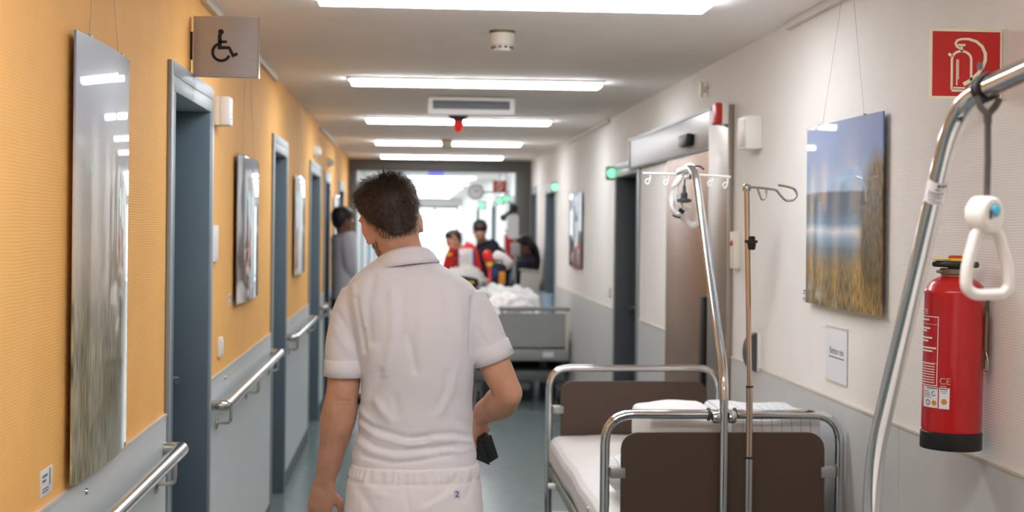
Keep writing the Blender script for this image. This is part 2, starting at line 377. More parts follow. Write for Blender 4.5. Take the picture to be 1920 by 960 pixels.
# windows beyond the frame
def window(n, loc, rotz, W, z0, z1, mull, label):
    d = snode('window_%d' % n, loc, rotz, label); f = .06
    box('frame_bottom', (-W, .05, z0), (W, .13, z0 + f), 'window_frame', d); box('frame_top', (-W, .05, z1 - f), (W, .13, z1), 'window_frame', d)
    for s in (-1, 1): box('frame_side', (min(s * W, s * (W - f)), .05, z0 + f), (max(s * W, s * (W - f)), .13, z1 - f), 'window_frame', d)
    xs = [-W + f] + [-W + 2 * W * k / mull for k in range(1, mull)] + [W - f]
    for x in xs[1:-1]: box('mullion', (x - .03, .06, z0 + f), (x + .03, .12, z1 - f), 'window_frame', d)
    for a, b in zip(xs, xs[1:]): box('pane', (a, .085, z0 + f), (b, .095, z1 - f), 'window_glass', d)
for i, (a, b) in enumerate(LW): window(i + 1, (XL, (a + b) / 2, 0), LEFT, (b - a) / 2, .35, 2.3, 2, 'tall daylight window in the left wall, %s beyond the fire door frame' % ['first', 'second', 'third', 'fourth', 'fifth'][i])
window(6, ((XL + XR) / 2, Y1, 0), 0, (XR - XL) / 2 - .06, .1, 2.22, 3, 'bright glazed end of the corridor')
struct(box('wall_end', (XL, Y1, 2.22), (XR, Y1 + T, ZC), 'white_wallpaper'))
# fire door frame across the corridor
pf = snode('door_12', ((XL + XR) / 2, YP, 0), 0, 'dark grey fire door frame spanning the whole corridor')
HW = (XR - XL) / 2
box('head_beam', (-HW, -.12, 2.32), (HW, .12, ZC), 'portal_grey', pf, .004)
for s in (-1, 1): box('post', (min(s * HW, s * (HW - (.1 if s < 0 else .19))), -.12, 0), (max(s * HW, s * (HW - (.1 if s < 0 else .19))), .12, 2.32), 'portal_grey', pf, .004)
box('sign_reflection_panel', (on_y(803, 318, YP).x - .375, -.02, 2.26), (on_y(833, 318, YP).x - .375, .02, 2.32), 'reflection_violet', pf)  # glowing panel added for the bluish exit sign reflection on the frame

# ================================================================ ceiling lights
def ceiling_light(y, label):
    t = thing('ceiling_light', label, 'ceiling light', (.37, y, ZC), 0, 'fluorescent ceiling lights')
    W, D = .705, .09
    for nm, lo, hi in (('frame_long', (-W - .015, -D - .015, -.012), (W + .015, -D, 0)), ('frame_long', (-W - .015, D, -.012), (W + .015, D + .015, 0)), ('frame_short', (-W - .015, -D, -.012), (-W, D, 0)), ('frame_short', (W, -D, -.012), (W + .015, D, 0))): box(nm, lo, hi, 'lamp_frame', t)
    box('diffuser', (-W, -D, -.034), (W, D, -.006), 'lamp_diffuser', t, .006)
    return t
LY = [-.85, 2.15, 5.12, 8.06, 11.0, 13.91, 16.7, 20.6, 23.7, 26.8, 29.9, 33, 36, 39]
names = {2: 'nearest ceiling light strip at the top of the picture', 3: 'ceiling light strip just before the hanging display', 4: 'ceiling light strip behind the red beacon', 5: 'ceiling light strip behind the small smoke detector', 6: 'ceiling light strip right before the fire door frame', 0: 'ceiling light strip behind the viewer', 1: 'ceiling light strip above the viewer'}
for i, y in enumerate(LY): ceiling_light(y, names.get(i, '%s ceiling light strip beyond the fire door frame' % ['first', 'second', 'third', 'fourth', 'fifth', 'sixth', 'seventh'][i - 7] if i > 6 else ''))

# ================================================================ ceiling things
def smoke(p, sc, label):
    t = thing('smoke_detector', label, 'smoke detector', p, 0, 'ceiling smoke detectors')
    lathe('base', [(.055 * sc, 0), (.055 * sc, -.012 * sc)], 'olive_metal', t, 28); lathe('body', [(.053 * sc, -.012 * sc), (.05 * sc, -.05 * sc), (.046 * sc, -.062 * sc), (.043 * sc, -.064 * sc)], 'cream_plastic', t, 28)
    lathe('sensor_head', [(.040 * sc, -.064 * sc), (.040 * sc, -.074 * sc), (.036 * sc, -.086 * sc), (.02 * sc, -.09 * sc)], 'cream_plastic', t, 28)
    for k in range(10): a = 2 * PI * k / 10; box('slot', (.0405 * sc * math.cos(a) - .006, .0405 * sc * math.sin(a) - .006, -.075 * sc), (.0405 * sc * math.cos(a) + .006, .0405 * sc * math.sin(a) + .006, -.068 * sc), 'black_plastic', t)
p = on_z(942, 58, ZC); smoke(p, 1.0, 'cream smoke detector between the two nearest ceiling lights')
p = on_z(838, 262, ZC); smoke(p, 1.1, 'small distant smoke detector in front of the fourth light strip')
t = thing('hanging_display', 'white framed hanging display with a dark blank screen', 'display', (.385, 9.1, 0), 0)
prism('housing', rrect(-.275, .275, 2.345, 2.452, .012), -.05, .05, 'white_plastic', t, .004)
box('screen', (-.245, -.054, 2.378), (.245, -.049, 2.432), 'screen_dark', t)
for s in (-.2, .2): box('bracket', (s - .012, -.02, 2.44), (s + .012, .02, ZC), 'grey_plastic', t)
p = on_z(860, 214, ZC)
t = thing('warning_beacon', 'red warning beacon on a grey cone under the ceiling', 'beacon', p)
lathe('mounting_cone', [(.085, 0), (.08, -.012), (.035, -.05)], 'dark_grey_plastic', t); lathe('red_dome', [(.036, -.05), (.038, -.075), (.03, -.115), (.012, -.135)], 'beacon_red', t)
# ceiling picture rails
for i, (x, a, b) in enumerate(((XR - .012, 4.0, 5.6), (XR - .012, 10.7, 13.6), (XL + .012, 5.2, 5.7), (XL + .012, 6.9, 8.0), (XL + .012, 12.0, 14.5))):
    struct(box('trim_%d' % (i + 1), (x - .012, a, ZC - .03), (x + .012, b, ZC), 'cap_strip', None, .003))

# ================================================================ handrails
def handrail(a, b, label):
    Lh = (b - a) / 2
    t = thing('handrail', label, 'handrail', (XL, (a + b) / 2, 0), LEFT, 'steel handrails on the left wall')
    z, o = .935, -.066
    tube('rail', [(-Lh, -.009, z), (-Lh, o, z), (Lh, o, z), (Lh, -.009, z)], .021, 'rail_steel', t, 16, .045)
    n = max(2, round((b - a) / .85))
    for k in range(n):
        x = -Lh + .14 + (2 * Lh - .28) * k / (n - 1)
        tube('bracket', [(x, -.009, z - .085), (x, o, z - .085), (x, o, z - .015)], .007, 'rail_steel', t, 8, .02)
        lathe('rosette', [(.03, -.009), (.03, -.014), (.02, -.018)], 'rail_steel', t, 18, (x, 0, z - .085), 'y')
    for k in range(max(1, int((b - a) / 1.2))):
        lathe('screw', [(.008, -.009), (.006, -.014)], 'rail_steel', t, 10, (-Lh + .4 + 1.2 * k, 0, 1.0), 'y')
hl = ['nearest steel handrail at the lower left corner', 'steel handrail between the first and second door', 'steel handrail between the second and third door', 'short steel handrail between the third and fourth door', 'steel handrail between the fourth and fifth door', 'last steel handrail before the fire door frame']
for (a, b), lb in zip([(-1.8, 4.47), (5.52, 7.84), (8.86, 10.76), (12.09, 12.63), (13.57, 15.21), (16.34, 17.6)], hl): handrail(a, b, lb)

# ================================================================ pictures
art('print_reeds', [(-.55, (150, 142, 112)), (-.18, (178, 166, 144)), (.02, (206, 194, 174)), (.22, (208, 204, 200)), (.36, (150, 156, 174)), (.55, (112, 120, 146))], ((70, 62, 40), (200, 188, 150)), (70, 1, 5), .9, -.02)
art('print_dune', [(-.31, (142, 118, 68)), (-.16, (150, 128, 88)), (-.10, (104, 126, 142)), (-.06, (150, 176, 198)), (-.035, (222, 228, 232)), (-.01, (112, 146, 176)), (.03, (92, 112, 132)), (.095, (78, 90, 106)), (.105, (158, 184, 212)), (.22, (98, 142, 196)), (.37, (52, 92, 160))], ((64, 56, 26), (182, 150, 88)), (26, 1, 12), .92, -.13, (.40, -.05, .17, .25, (58, 52, 32)))
art('print_shore', [(-.35, (96, 76, 66)), (-.1, (120, 104, 96)), (.05, (150, 152, 160)), (.2, (120, 126, 146)), (.35, (96, 104, 128))], ((50, 40, 40), (150, 130, 116)), (30, 1, 5), .7, -.05)
art('print_haze', [(-.35, (140, 120, 96)), (0, (186, 186, 186)), (.35, (196, 204, 212))], ((96, 88, 70), (190, 178, 150)), (30, 1, 5), .6, -.1)
def picture(side, yc, zc, W, H, m, label, bow=.012, wires=(-.3, .3)):
    Xw = XL if side == LEFT else XR
    t = thing('wall_picture', label, 'picture', (Xw, yc, zc), side, 'curved acrylic photo panels on the walls')
    bm = bmesh.new(); n = 24; fr, bk = [], []
    for k in range(n + 1):
        x = -W / 2 + W * k / n; y = -.016 - bow * (1 - (2 * x / W) ** 2)
        fr.append([bm.verts.new((x, y - .005, z)) for z in (-H / 2, H / 2)]); bk.append([bm.verts.new((x, y, z)) for z in (-H / 2, H / 2)])
    for k in range(n):
        a, b, c, d = fr[k], fr[k + 1], bk[k], bk[k + 1]
        bm.faces.new((a[0], b[0], b[1], a[1])); bm.faces.new((c[0], c[1], d[1], d[0])); bm.faces.new((a[1], b[1], d[1], c[1])); bm.faces.new((a[0], c[0], d[0], b[0]))
    bm.faces.new((fr[0][0], fr[0][1], bk[0][1], bk[0][0])); bm.faces.new((fr[n][0], bk[n][0], bk[n][1], fr[n][1]))
    fin('photo_panel', bm, m, t, autos=.5)
    for x in wires:
        xx = x * W; y = -.013 - bow * (1 - (2 * xx / W) ** 2)
        tube('hanging_wire', [(xx, y, H / 2 - .05), (xx * .25, -.006, ZC - zc - .02)], .0006, 'grey_plastic', t, 5)
        box('clip', (xx - .004, y - .009, H / 2 - .004), (xx + .004, y + .003, H / 2 + .006), 'silver_clip', t, .002)
        box('spacer', (xx - .02, y - .001, -.02), (xx + .02, 0, .02), 'grey_plastic', t)
picture(LEFT, 3.507, 1.552, .60, 1.01, 'print_reeds', 'tall glossy photo panel of beach reeds on the orange wall')
picture(LEFT, 6.62, 1.61, .85, .65, 'print_shore', 'glossy photo panel on the orange wall between first and second door')
picture(LEFT, 9.72, 1.63, .85, .65, 'print_haze', 'distant pale photo panel on the orange wall past the second door')
picture(LEFT, 14.55, 1.63, .9, .6, 'print_haze', 'farthest photo panel on the orange wall before the fifth door')
picture(RIGHT, 4.83, 1.684, .86, .65, 'print_dune', 'blue sky dune and sea photo panel on the right wall')
picture(RIGHT, 12.76, 1.61, .92, .66, 'print_shore', 'distant narrow photo panel on the white right wall')

def plate(name, side, yc, zc, W, H, m, label, cat, th=.006, group=None, lines=()):
    t = thing(name, label, cat, (XL if side == LEFT else XR, yc, zc), side, group)
    box('plate', (-W / 2, -th, -H / 2), (W / 2, 0, H / 2), m, t, min(.002, th / 3))
    if lines: bars('print_lines', lines, -th, 'ink_grey', t)
    return t
L1 = [(-.036, .004, .012, .017), (-.036, -.008, .002, .007), (-.036, .014, -.014, -.0115), (-.036, .012, -.020, -.0175), (.022, .028, -.010, .024)]
plate('caption_label', LEFT, 3.063, 1.084, .098, .056, 'white_paper', 'small printed caption label below left of the reed picture', 'label', .002, 'picture caption labels', L1)
plate('caption_label', LEFT, 6.12, 1.31, .085, .05, 'white_paper', 'small caption label at the corner of the second orange wall picture', 'label', .002, 'picture caption labels', L1)
plate('caption_label', RIGHT, 5.325, 1.384, .088, .054, 'white_paper', 'small caption label left of the blue dune picture', 'label', .002, 'picture caption labels', L1)
t = plate('light_switch', LEFT, 5.79, 1.137, .08, .08, 'white_plastic', 'white light switch on the orange wall above the handrail', 'switch', .011)
box('rocker', (-.027, -.016, -.027), (.027, -.011, .027), 'white_plastic', t, .002)
t = plate('door_sign', LEFT, 5.565, 1.555, .15, .14, 'white_plastic', 'white room sign on the orange wall beside the first door', 'sign', .014)
# call lamp box projecting beside the first door's top
t = thing('call_lamp', 'white call lamp box on the orange wall beside the first door top', 'call lamp', (XL, 5.62, 2.07), LEFT)
box('back_box', (-.05, -.022, -.056), (.05, 0, .056), 'cream_plastic', t, .003); box('lamp_cover', (-.05, -.062, -.056), (.04, -.022, .056), 'white_plastic', t, .006)
bars('slot_lines', [(-.04, .03, z, z + .002) for z in (-.03, -.01, .01, .03)], -.062, 'grey_plastic', t)
for px, py, sz, lb in ((588, 284, .05, 'white round call lamp above the third door'), (614, 305, .045, 'white round call lamp above the fourth door')):
    q = on_x(px, py, XL); t = thing('call_lamp', lb, 'call lamp', q, LEFT, 'round call lamps'); lathe('lamp_base', [(sz, 0), (sz, -.02)], 'white_plastic', t, 20, (0, 0, 0), 'y'); lathe('lamp_dome', [(sz * .8, -.02), (sz * .7, -.045), (sz * .3, -.06)], 'white_plastic', t, 20, (0, 0, 0), 'y')
t = plate('door_sign', LEFT, 17.0, 1.75, .14, .2, 'white_plastic', 'small white sign plate on the orange wall beside the fire door frame', 'sign', .02)

# wheelchair flag sign
yS = 4.98
p = on_y(424.5, 88.5, yS)
t = thing('accessible_toilet_sign', 'grey metal flag sign with black wheelchair symbol above the first door', 'sign', (p.x, yS, p.z), 0)
W, H = .219, .208; n = 14
bm = bmesh.new(); A = []; B = []
for k in range(n + 1):
    x = -W / 2 + W * k / n; y = -.012 * (1 - (2 * x / W) ** 2)
    A.append([bm.verts.new((x, y - .009, z)) for z in (-H / 2, H / 2)]); B.append([bm.verts.new((x, -y + .009, z)) for z in (-H / 2, H / 2)])
for k in range(n):
    a, b, c, d = A[k], A[k + 1], B[k], B[k + 1]
    for f in ((a[0], b[0], b[1], a[1]), (c[0], c[1], d[1], d[0]), (a[1], b[1], d[1], c[1]), (a[0], c[0], d[0], b[0])): bm.faces.new(f)
bm.faces.new((A[0][0], A[0][1], B[0][1], B[0][0])); bm.faces.new((A[n][0], B[n][0], B[n][1], A[n][1]))
fin('sign_body', bm, 'sign_aluminium', t, autos=.5)
for s in (-1, 1): box('edge_profile', (min(s * W / 2, s * (W / 2 + .004)), -.012, -H / 2 - .002), (max(s * W / 2, s * (W / 2 + .004)), .012, H / 2 + .002), 'rail_steel', t)
box('wall_bracket', (XL - p.x, -.014, -.045), (-W / 2 - .004, .014, .05), 'black_plastic', t, .002)
bm = bmesh.new(); s = 1 / 545.0        # strokes traced in pixels of the symbol around (424,88)
P = lambda x, y: ((x - 424.5) * s, (88.5 - y) * s)
disc(bm, P(415.5, 61.5), 5.4 * s, -.0208)
ribbon(bm, [P(413.5, 66), P(413.5, 91), P(431, 91), P(438.5, 105.5), P(447, 101.5)], [7.5 * s, 7.0 * s, 5.6 * s, 6 * s, 5.4 * s], -.0208); ribbon(bm, [P(413, 79.8), P(427, 79.8)], 5.2 * s, -.0208)
c0 = P(416.5, 99.5); ribbon(bm, arc(c0[0], c0[1], 16 * s, 112, 338, 26), 5.4 * s, -.0208)
fin('wheelchair_symbol', bm, 'ink_black', t)

# ================================================================ right wall: sliding door with stainless header
t = snode('door_13', (XR, 8.07, 0), RIGHT, 'automatic stainless sliding door with wide header')    # local x: +x toward the camera
fx = lambda Y: 8.07 - Y
box('header_casing', (fx(9.58), -.022, 2.04), (fx(6.99), 0, 2.225), 'steel_panel', t, .004)
box('header_lip', (fx(9.58), -.025, 2.028), (fx(6.99), 0, 2.042), 'dark_grey_plastic', t); box('header_top_strip', (fx(9.60), -.028, 2.222), (fx(6.98), 0, 2.236), 'frame_metal', t)
box('side_column', (fx(6.99), -.03, 0), (fx(6.56), 0, 2.215), 'column_steel', t, .004)
box('end_trim', (fx(9.62), -.028, 2.03), (fx(9.58), 0, 2.24), 'frame_metal', t)
lf = box('sliding_leaf', (fx(8.22), -.016, .01), (fx(6.99), -.002, 2.035), 'reflection_tinted_steel', t, .002)
box('pull_bar', (fx(7.13), -.04, .55), (fx(7.06), -.016, 1.29), 'black_plastic', lf, .006)
box('motion_sensor', (fx(7.62), -.065, 2.07), (fx(7.40), -.022, 2.135), 'black_plastic', t, .012); box('sensor_bracket', (fx(7.72), -.035, 2.075), (fx(7.62), -.022, 2.13), 'grey_plastic', t)

def exitlamp(p, lb, sc=1.0):
    t = thing('exit_lamp', lb, 'exit sign', p, 0, 'green lit escape signs')
    box('lamp_case', (-.04 * sc, -.03, -.05 * sc), (.05 * sc, .03, .05 * sc), 'grey_plastic', t, .004); lathe('green_lens', [(.034 * sc, -.03), (.032 * sc, -.036)], 'exit_green', t, 20, (0, 0, 0), 'y')
    if p[1] > 18: tube('suspension_rod', [(0, 0, .05), (0, 0, ZC - p[2])], .006, 'grey_plastic', t, 8)
for px, py, Y, lb, sc in ((1146, 325, 10.42, 'green lit escape sign above the dark grey door', 1), (1040, 351, 14.6, 'green lit escape sign over the blue grey door past the distant picture', 1), (937, 377, 20.4, 'green lit escape sign beyond the frame below the red sign', 1.1), (949, 373, 19.6, 'pale green lit escape sign nearest the frame post', 1.0), (903, 385, 26, 'distant green lit escape sign left of the others', 1.4)):
    exitlamp(on_y(px, py, Y), lb, sc)
q = on_x(1373, 214, XR)
t = thing('fire_alarm_sounder', 'red and white alarm sounder at the column top', 'alarm', (XR - .03, 6.6, 2.172), RIGHT); box('white_base', (-.055, -.03, -.052), (.055, 0, .052), 'white_plastic', t, .004); box('red_lens', (-.055, -.062, -.05), (.055, -.03, .05), 'alarm_red', t, .008)
t = thing('wall_speaker', 'white wall speaker box right of the alarm sounder', 'speaker', (XR, 6.11, 2.05), RIGHT); box('case', (-.085, -.07, -.072), (.085, 0, .072), 'white_plastic', t, .006); box('grille', (-.07, -.074, -.058), (.07, -.069, .058), 'cream_plastic', t, .002)
t = thing('wall_intercom', 'cream intercom strip on the wall beside the steel column', 'intercom', (XR, 6.44, 1.535), RIGHT); box('case', (-.04, -.035, -.085), (.04, 0, .085), 'cream_plastic', t, .006); box('red_button', (-.02, -.04, .02), (.02, -.034, .045), 'alarm_red', t, .004)
q = on_x(1325, 168, XR); t = thing('wall_sensor', 'small pale sensor knob high above the sliding door', 'sensor', q, RIGHT); lathe('stem', [(.018, 0), (.018, -.02)], 'cream_plastic', t, 16, (0, 0, 0), 'y'); prism('cover', rrect(-.018, .018, -.04, .04, .015), -.035, -.02, 'cream_plastic', t)
t = thing('door_holder', 'dark half round bumper on a white plate behind the drip pole', 'door holder', (XR, 6.065, 1.10), RIGHT)
box('wall_plate', (-.05, -.012, -.08), (.05, 0, .08), 'white_plastic', t, .003)
bm = bmesh.new(); prof = [(-.012 - .05 * math.sqrt(max(0, 1 - (z / .085) ** 2)), z) for z in [-.085 + .17 * k / 14 for k in range(15)]]
A, B = [[bm.verts.new((x, y, z)) for y, z in prof] for x in (-.03, .03)]; bm.faces.new(A); bm.faces.new(B[::-1])
for k in range(15): bm.faces.new((A[k], B[k], B[(k + 1) % 15], A[(k + 1) % 15]))
fin('bumper', bm, 'dark_grey_plastic', t, autos=.5)
t = thing('paper_notice', 'white paper notice with one printed line under the dune picture', 'notice', (XR, 4.927, 1.19), RIGHT)
box('sheet', (-.125, -.002, -.095), (.125, 0, .095), 'white_paper', t); text('lettering', 'Betten rein', .036, 'ink_grey', t, (.0, -.0022, .012)); bars('underline', [(-.09, .09, -.012, -.008)], -.002, 'ink_grey', t)
for nm, lo, hi in (('sleeve_top', (-.127, -.004, .093), (.127, 0, .1)), ('sleeve_bottom', (-.127, -.004, -.1), (.127, 0, -.093)), ('sleeve_edge', (.12, -.004, -.093), (.127, 0, .093))): box(nm, lo, hi, 'cap_strip', t)
t = plate('socket_plate', RIGHT, 10.6, 1.15, .08, .08, 'cream_plastic', 'cream switch plate left of the dark grey door', 'switch', .01); box('rocker', (-.025, -.014, -.025), (.025, -.01, .025), 'cream_plastic', t)

# fire extinguisher flag sign
YS = 3.52
a, b = on_y(1752, 53, YS), on_y(1888, 187, YS); W, H = (b.x - a.x) / 2, (a.z - b.z) / 2
def extsign(loc, W, H, label):
    t = thing('extinguisher_sign', label, 'sign', loc, 0, 'red fire extinguisher signs')
    box('backing', (-W, 0, -H), (W, .003, H), 'sign_cream', t); box('red_field', (-W * .92, -.001, -H * .92), (W * .92, 0, H * .92), 'sign_red', t)
    bm = bmesh.new(); k = W / 68.0; P = lambda x, y: ((x - 1820) * k, (120 - y) * k)
    body = [P(1793, 167), P(1793, 113)] + [P(1811 + 18 * math.cos(math.radians(q)), 112 - 15 * math.sin(math.radians(q))) for q in range(180, -1, -20)] + [P(1829, 150)]
    ribbon(bm, body, 4.2 * k, -.001); ribbon(bm, [P(1793, 163.5), P(1818, 163.5)], 3 * k, -.001); ribbon(bm, [P(1793, 168.5), P(1819, 168.5)], 4 * k, -.001)
    ribbon(bm, [P(1802.5, 112), P(1802.5, 159)], 2.4 * k, -.001); ribbon(bm, [P(1805.5, 112), P(1805.5, 148)], 1.4 * k, -.001)
    ribbon(bm, [P(1786.5, 102), P(1794, 107)], 5 * k, -.001); ribbon(bm, [P(1811, 98), P(1811, 87)], 4.5 * k, -.001); ribbon(bm, [P(1804, 86), P(1818, 86)], 4 * k, -.001)
    ribbon(bm, [P(1809, 93), P(1802, 89), P(1799.5, 83), P(1803, 77.5), P(1812, 75), P(1824, 75), P(1838, 79), P(1849, 88), P(1855, 101), P(1855, 113), P(1850, 126), P(1841, 138), P(1828, 150), P(1815, 157)], [3 * k, 4 * k, 4 * k, 4 * k, 4 * k, 4.5 * k, 5 * k, 5.5 * k, 6 * k, 6 * k, 6 * k, 6.5 * k, 7 * k, 7 * k], -.001)
    fin('extinguisher_symbol', bm, 'sign_cream', t); return t
t = extsign(((a.x + b.x) / 2 - .012, YS, (a.z + b.z) / 2), W, H, 'red extinguisher pictogram sign at the upper right above the extinguisher')
box('mounting_edge', (W - .002, -.008, -H), (XR - t.location.x, .010, H), 'cap_strip', t)
q = on_y(936.5, 350, 22.3); t = extsign(q, .105, .1, 'small distant red sign beyond the fire door frame'); box('mounting_edge', (.1, -.004, -.1), (XR - q.x, .006, .1), 'cap_strip', t)
q = on_y(892, 360, 21.6)
t = thing('hanging_clock', 'round grey clock beyond the fire door frame left of the red sign', 'clock', q, 0)
lathe('rim', [(.118, .03), (.122, -.03), (.11, -.034)], 'clock_rim', t, 32, (0, 0, 0), 'y'); lathe('face', [(.1, -.034), (.1, -.036)], 'clock_face', t, 32, (0, 0, 0), 'y')
bm = bmesh.new(); ribbon(bm, [(0, 0), (.05, .03)], .012, -.036); ribbon(bm, [(0, 0), (-.03, .07)], .008, -.036); fin('hands', bm, 'ink_black', t)
tube('wall_arm', [(.118, 0, 0), (XR - q.x, 0, 0)], .012, 'clock_rim', t)
q = on_y(803, 346, 21.8)
t = thing('ceiling_track', 'thin black bar hanging from the ceiling beyond the frame', 'ceiling bar', (q.x, q.y, ZC), 0); box('bar', (-.2, -.03, q.z - ZC - .018), (.2, .03, q.z - ZC + .018), 'black_plastic', t, .004)
for s in (-.15, .15): tube('suspension_rod', [(s, 0, q.z - ZC), (s, 0, 0)], .005, 'grey_plastic', t, 6)
# ================================================================ hospital beds
def striped():
    m = bpy.data.materials.new('striped_linen'); m.use_nodes = True; N = m.node_tree.nodes; L = m.node_tree.links; p = N['Principled BSDF']
    tc = N.new('ShaderNodeTexCoord'); sp = N.new('ShaderNodeSeparateXYZ'); L.new(tc.outputs['Object'], sp.inputs[0])
    nz = N.new('ShaderNodeTexNoise'); nz.inputs['Scale'].default_value = 6; L.new(tc.outputs['Object'], nz.inputs['Vector'])
    a = N.new('ShaderNodeMath'); a.operation = 'MULTIPLY_ADD'; a.inputs[1].default_value = 2 * PI / .034; L.new(sp.outputs[0], a.inputs[0])
    nm = N.new('ShaderNodeMath'); nm.operation = 'MULTIPLY'; nm.inputs[1].default_value = 4; L.new(nz.outputs[0], nm.inputs[0]); L.new(nm.outputs[0], a.inputs[2])
    s = N.new('ShaderNodeMath'); s.operation = 'SINE'; L.new(a.outputs[0], s.inputs[0])
    r = N.new('ShaderNodeValToRGB'); r.color_ramp.elements[0].position = .93; r.color_ramp.elements[0].color = lin((228, 228, 229)) + (1,); r.color_ramp.elements[1].position = .99; r.color_ramp.elements[1].color = lin((170, 178, 192)) + (1,)
    L.new(s.outputs[0], r.inputs[0]); L.new(r.outputs[0], p.inputs['Base Color']); p.inputs['Roughness'].default_value = .85; MATS['striped_linen'] = m
striped()
def soft(name, lo, hi, m, parent=None, puff=.03, noise=.008, bevel=.03, seed=0, n=5, pinch=0.0):
    """cushion-like block: bevelled, subdivided, wavy"""
    bm = bmesh.new(); add_box(bm, lo, hi)
    bmesh.ops.bevel(bm, geom=list(bm.edges), offset=bevel, segments=3, affect='EDGES', profile=.5); bmesh.ops.subdivide_edges(bm, edges=list(bm.edges), cuts=n, use_grid_fill=True)
    c = (Vector(lo) + Vector(hi)) / 2; h = (Vector(hi) - Vector(lo)) / 2
    for v in bm.verts:
        q = v.co - c; u = Vector((q.x / h.x, q.y / h.y, q.z / h.z))
        v.co.z += puff * u.z * (1 - u.x * u.x) * (1 - u.y * u.y)
        if pinch: f = 1 - pinch * (u.x * u.y) ** 2; v.co.z = c.z + (v.co.z - c.z) * f
        v.co += Vector((math.sin(9 * q.y + 4 * q.z + seed), math.sin(11 * q.x + 3 + seed), math.sin(14 * q.x + 9 * q.y + seed) + .6 * math.sin(31 * q.x - 17 * q.y + seed))) * noise * .5
    return fin(name, bm, m, parent, smooth=True)
def castor(parent, x, y):
    w_ = lathe('castor', [(.03, -.014), (.05, -.012), (.05, .012), (.03, .014)], 'rubber', parent, 20, (x, y, .05), 'x')
    box('fork', (x - .024, y - .012, .05), (x - .017, y + .012, .125), 'bed_metal', w_); box('fork', (x + .017, y - .012, .05), (x + .024, y + .012, .125), 'bed_metal', w_); box('fork_crown', (x - .024, y - .016, .12), (x + .024, y + .016, .135), 'bed_metal', w_)
def hospital_bed(loc, rotz, label, Lb, W=.405, headtop=1.0, foottop=.965):
    t = thing('hospital_bed', label, 'bed', loc, rotz, 'chrome framed hospital beds')
    for y, top, fn, pn in ((0, headtop, 'head_frame', 'headboard'), (Lb, foottop, 'foot_frame', 'footboard')):
        tube(fn, [(-W, y, .2), (-W, y, top), (W, y, top), (W, y, .2)], .0165, 'chrome', t, 16, .10)
        pb = prism(pn, rrect(-W + .055, W - .055, .40, top - .062, .055), y - .009, y + .009, 'brown_board', t, .003)
        for s in (-1, 1):
            for z in (.50, top - .215):
                x0, x1 = sorted((s * (W - .018), s * (W - .068))); box('board_clip', (x0, y - .02, z), (x1, y + .02, z + .036), 'silver_clip', pb, .003)
    for s in (-1, 1):
        box('side_rail', (min(s * W, s * (W - .035)), .018, .455), (max(s * W, s * (W - .035)), Lb - .018, .50), 'bed_metal', t, .004)
        box('lower_rail', (min(s * (W - .03), s * (W - .06)), .1, .25), (max(s * (W - .03), s * (W - .06)), Lb - .1, .30), 'bed_metal', t, .004)
        tube('sheet_holder', [(s * (W + .003), .35, .47), (s * (W + .012), .35, .58), (s * (W + .012), .33, .62)], .006, 'cream_plastic', t, 8, .02)
        box('side_hook', (min(s * W, s * (W + .035)), 1.55, .46), (max(s * W, s * (W + .035)), 1.60, .48), 'white_plastic', t, .006)
        for y in (.0, Lb): castor(t, s * W, y)
        for y in (.0, Lb): tube('leg', [(s * W, y, .21), (s * W, y, .12)], .02, 'bed_metal', t, 12)
    for y in (.02, Lb - .05): box('cross_bar', (-W + .016, y, .24), (W - .016, y + .03, .29), 'bed_metal', t, .003)
    for y in (.6, 1.3): box('lift_strut', (-.03, y, .27), (.03, y + .06, .47), 'bed_grey_dark', t, .004)
    box('mattress_base', (-W + .03, .03, .47), (W - .03, Lb - .03, .50), 'bed_metal', t, .003)
    return t
YB, XB = 4.78, 1.072
bed = hospital_bed((XB, YB, 0), 0, 'hospital bed with brown end boards and chrome frame by the right wall', 1.93)
soft('mattress', (-.41, .03, .50), (.395, 1.9, .655), 'sheet_white', bed, .02, .006, .045, 1)
# head end roll of sheet that hangs over the side near the headboard
o = tag(soft('pillow', (XB - .35, YB + .05, .69), (XB + .38, YB + .42, .81), 'striped_linen', None, .03, .012, .05, 3, 5, .4), 'white striped pillow at the bottom of the pile behind the headboard', 'pillow', 'pillows and bedding on the brown board bed')
o = tag(soft('folded_duvet', (XB - .24, YB + .06, .86), (XB + .02, YB + .50, .985), 'sheet_white', None, .004, .010, .022, 5), 'folded white duvet on the pillow left of the trapeze pole', 'duvet', 'pillows and bedding on the brown board bed')
o = tag(soft('folded_duvet', (XB + .035, YB + .06, .86), (XB + .36, YB + .50, .985), 'striped_linen', None, .004, .010, .022, 8), 'folded striped duvet on the pillow right of the trapeze pole', 'duvet', 'pillows and bedding on the brown board bed')
bed2 = hospital_bed((.95, on_x(1636, 868, .95).y - .042, 0), PI, 'hospital bed below the picture edge carrying the near trapeze pole', 1.93)
soft('mattress', (-.40, .03, .50), (.40, 1.9, .655), 'sheet_white', bed2, .02, .006, .045, 2)

def px_tube(name, pts, Y, r, m, parent, n=10, fr=.0, closed=False):
    o = parent.location; return tube(name, [on_y(x, y, Y) - o for x, y in pts], r, m, parent, n, fr, closed)
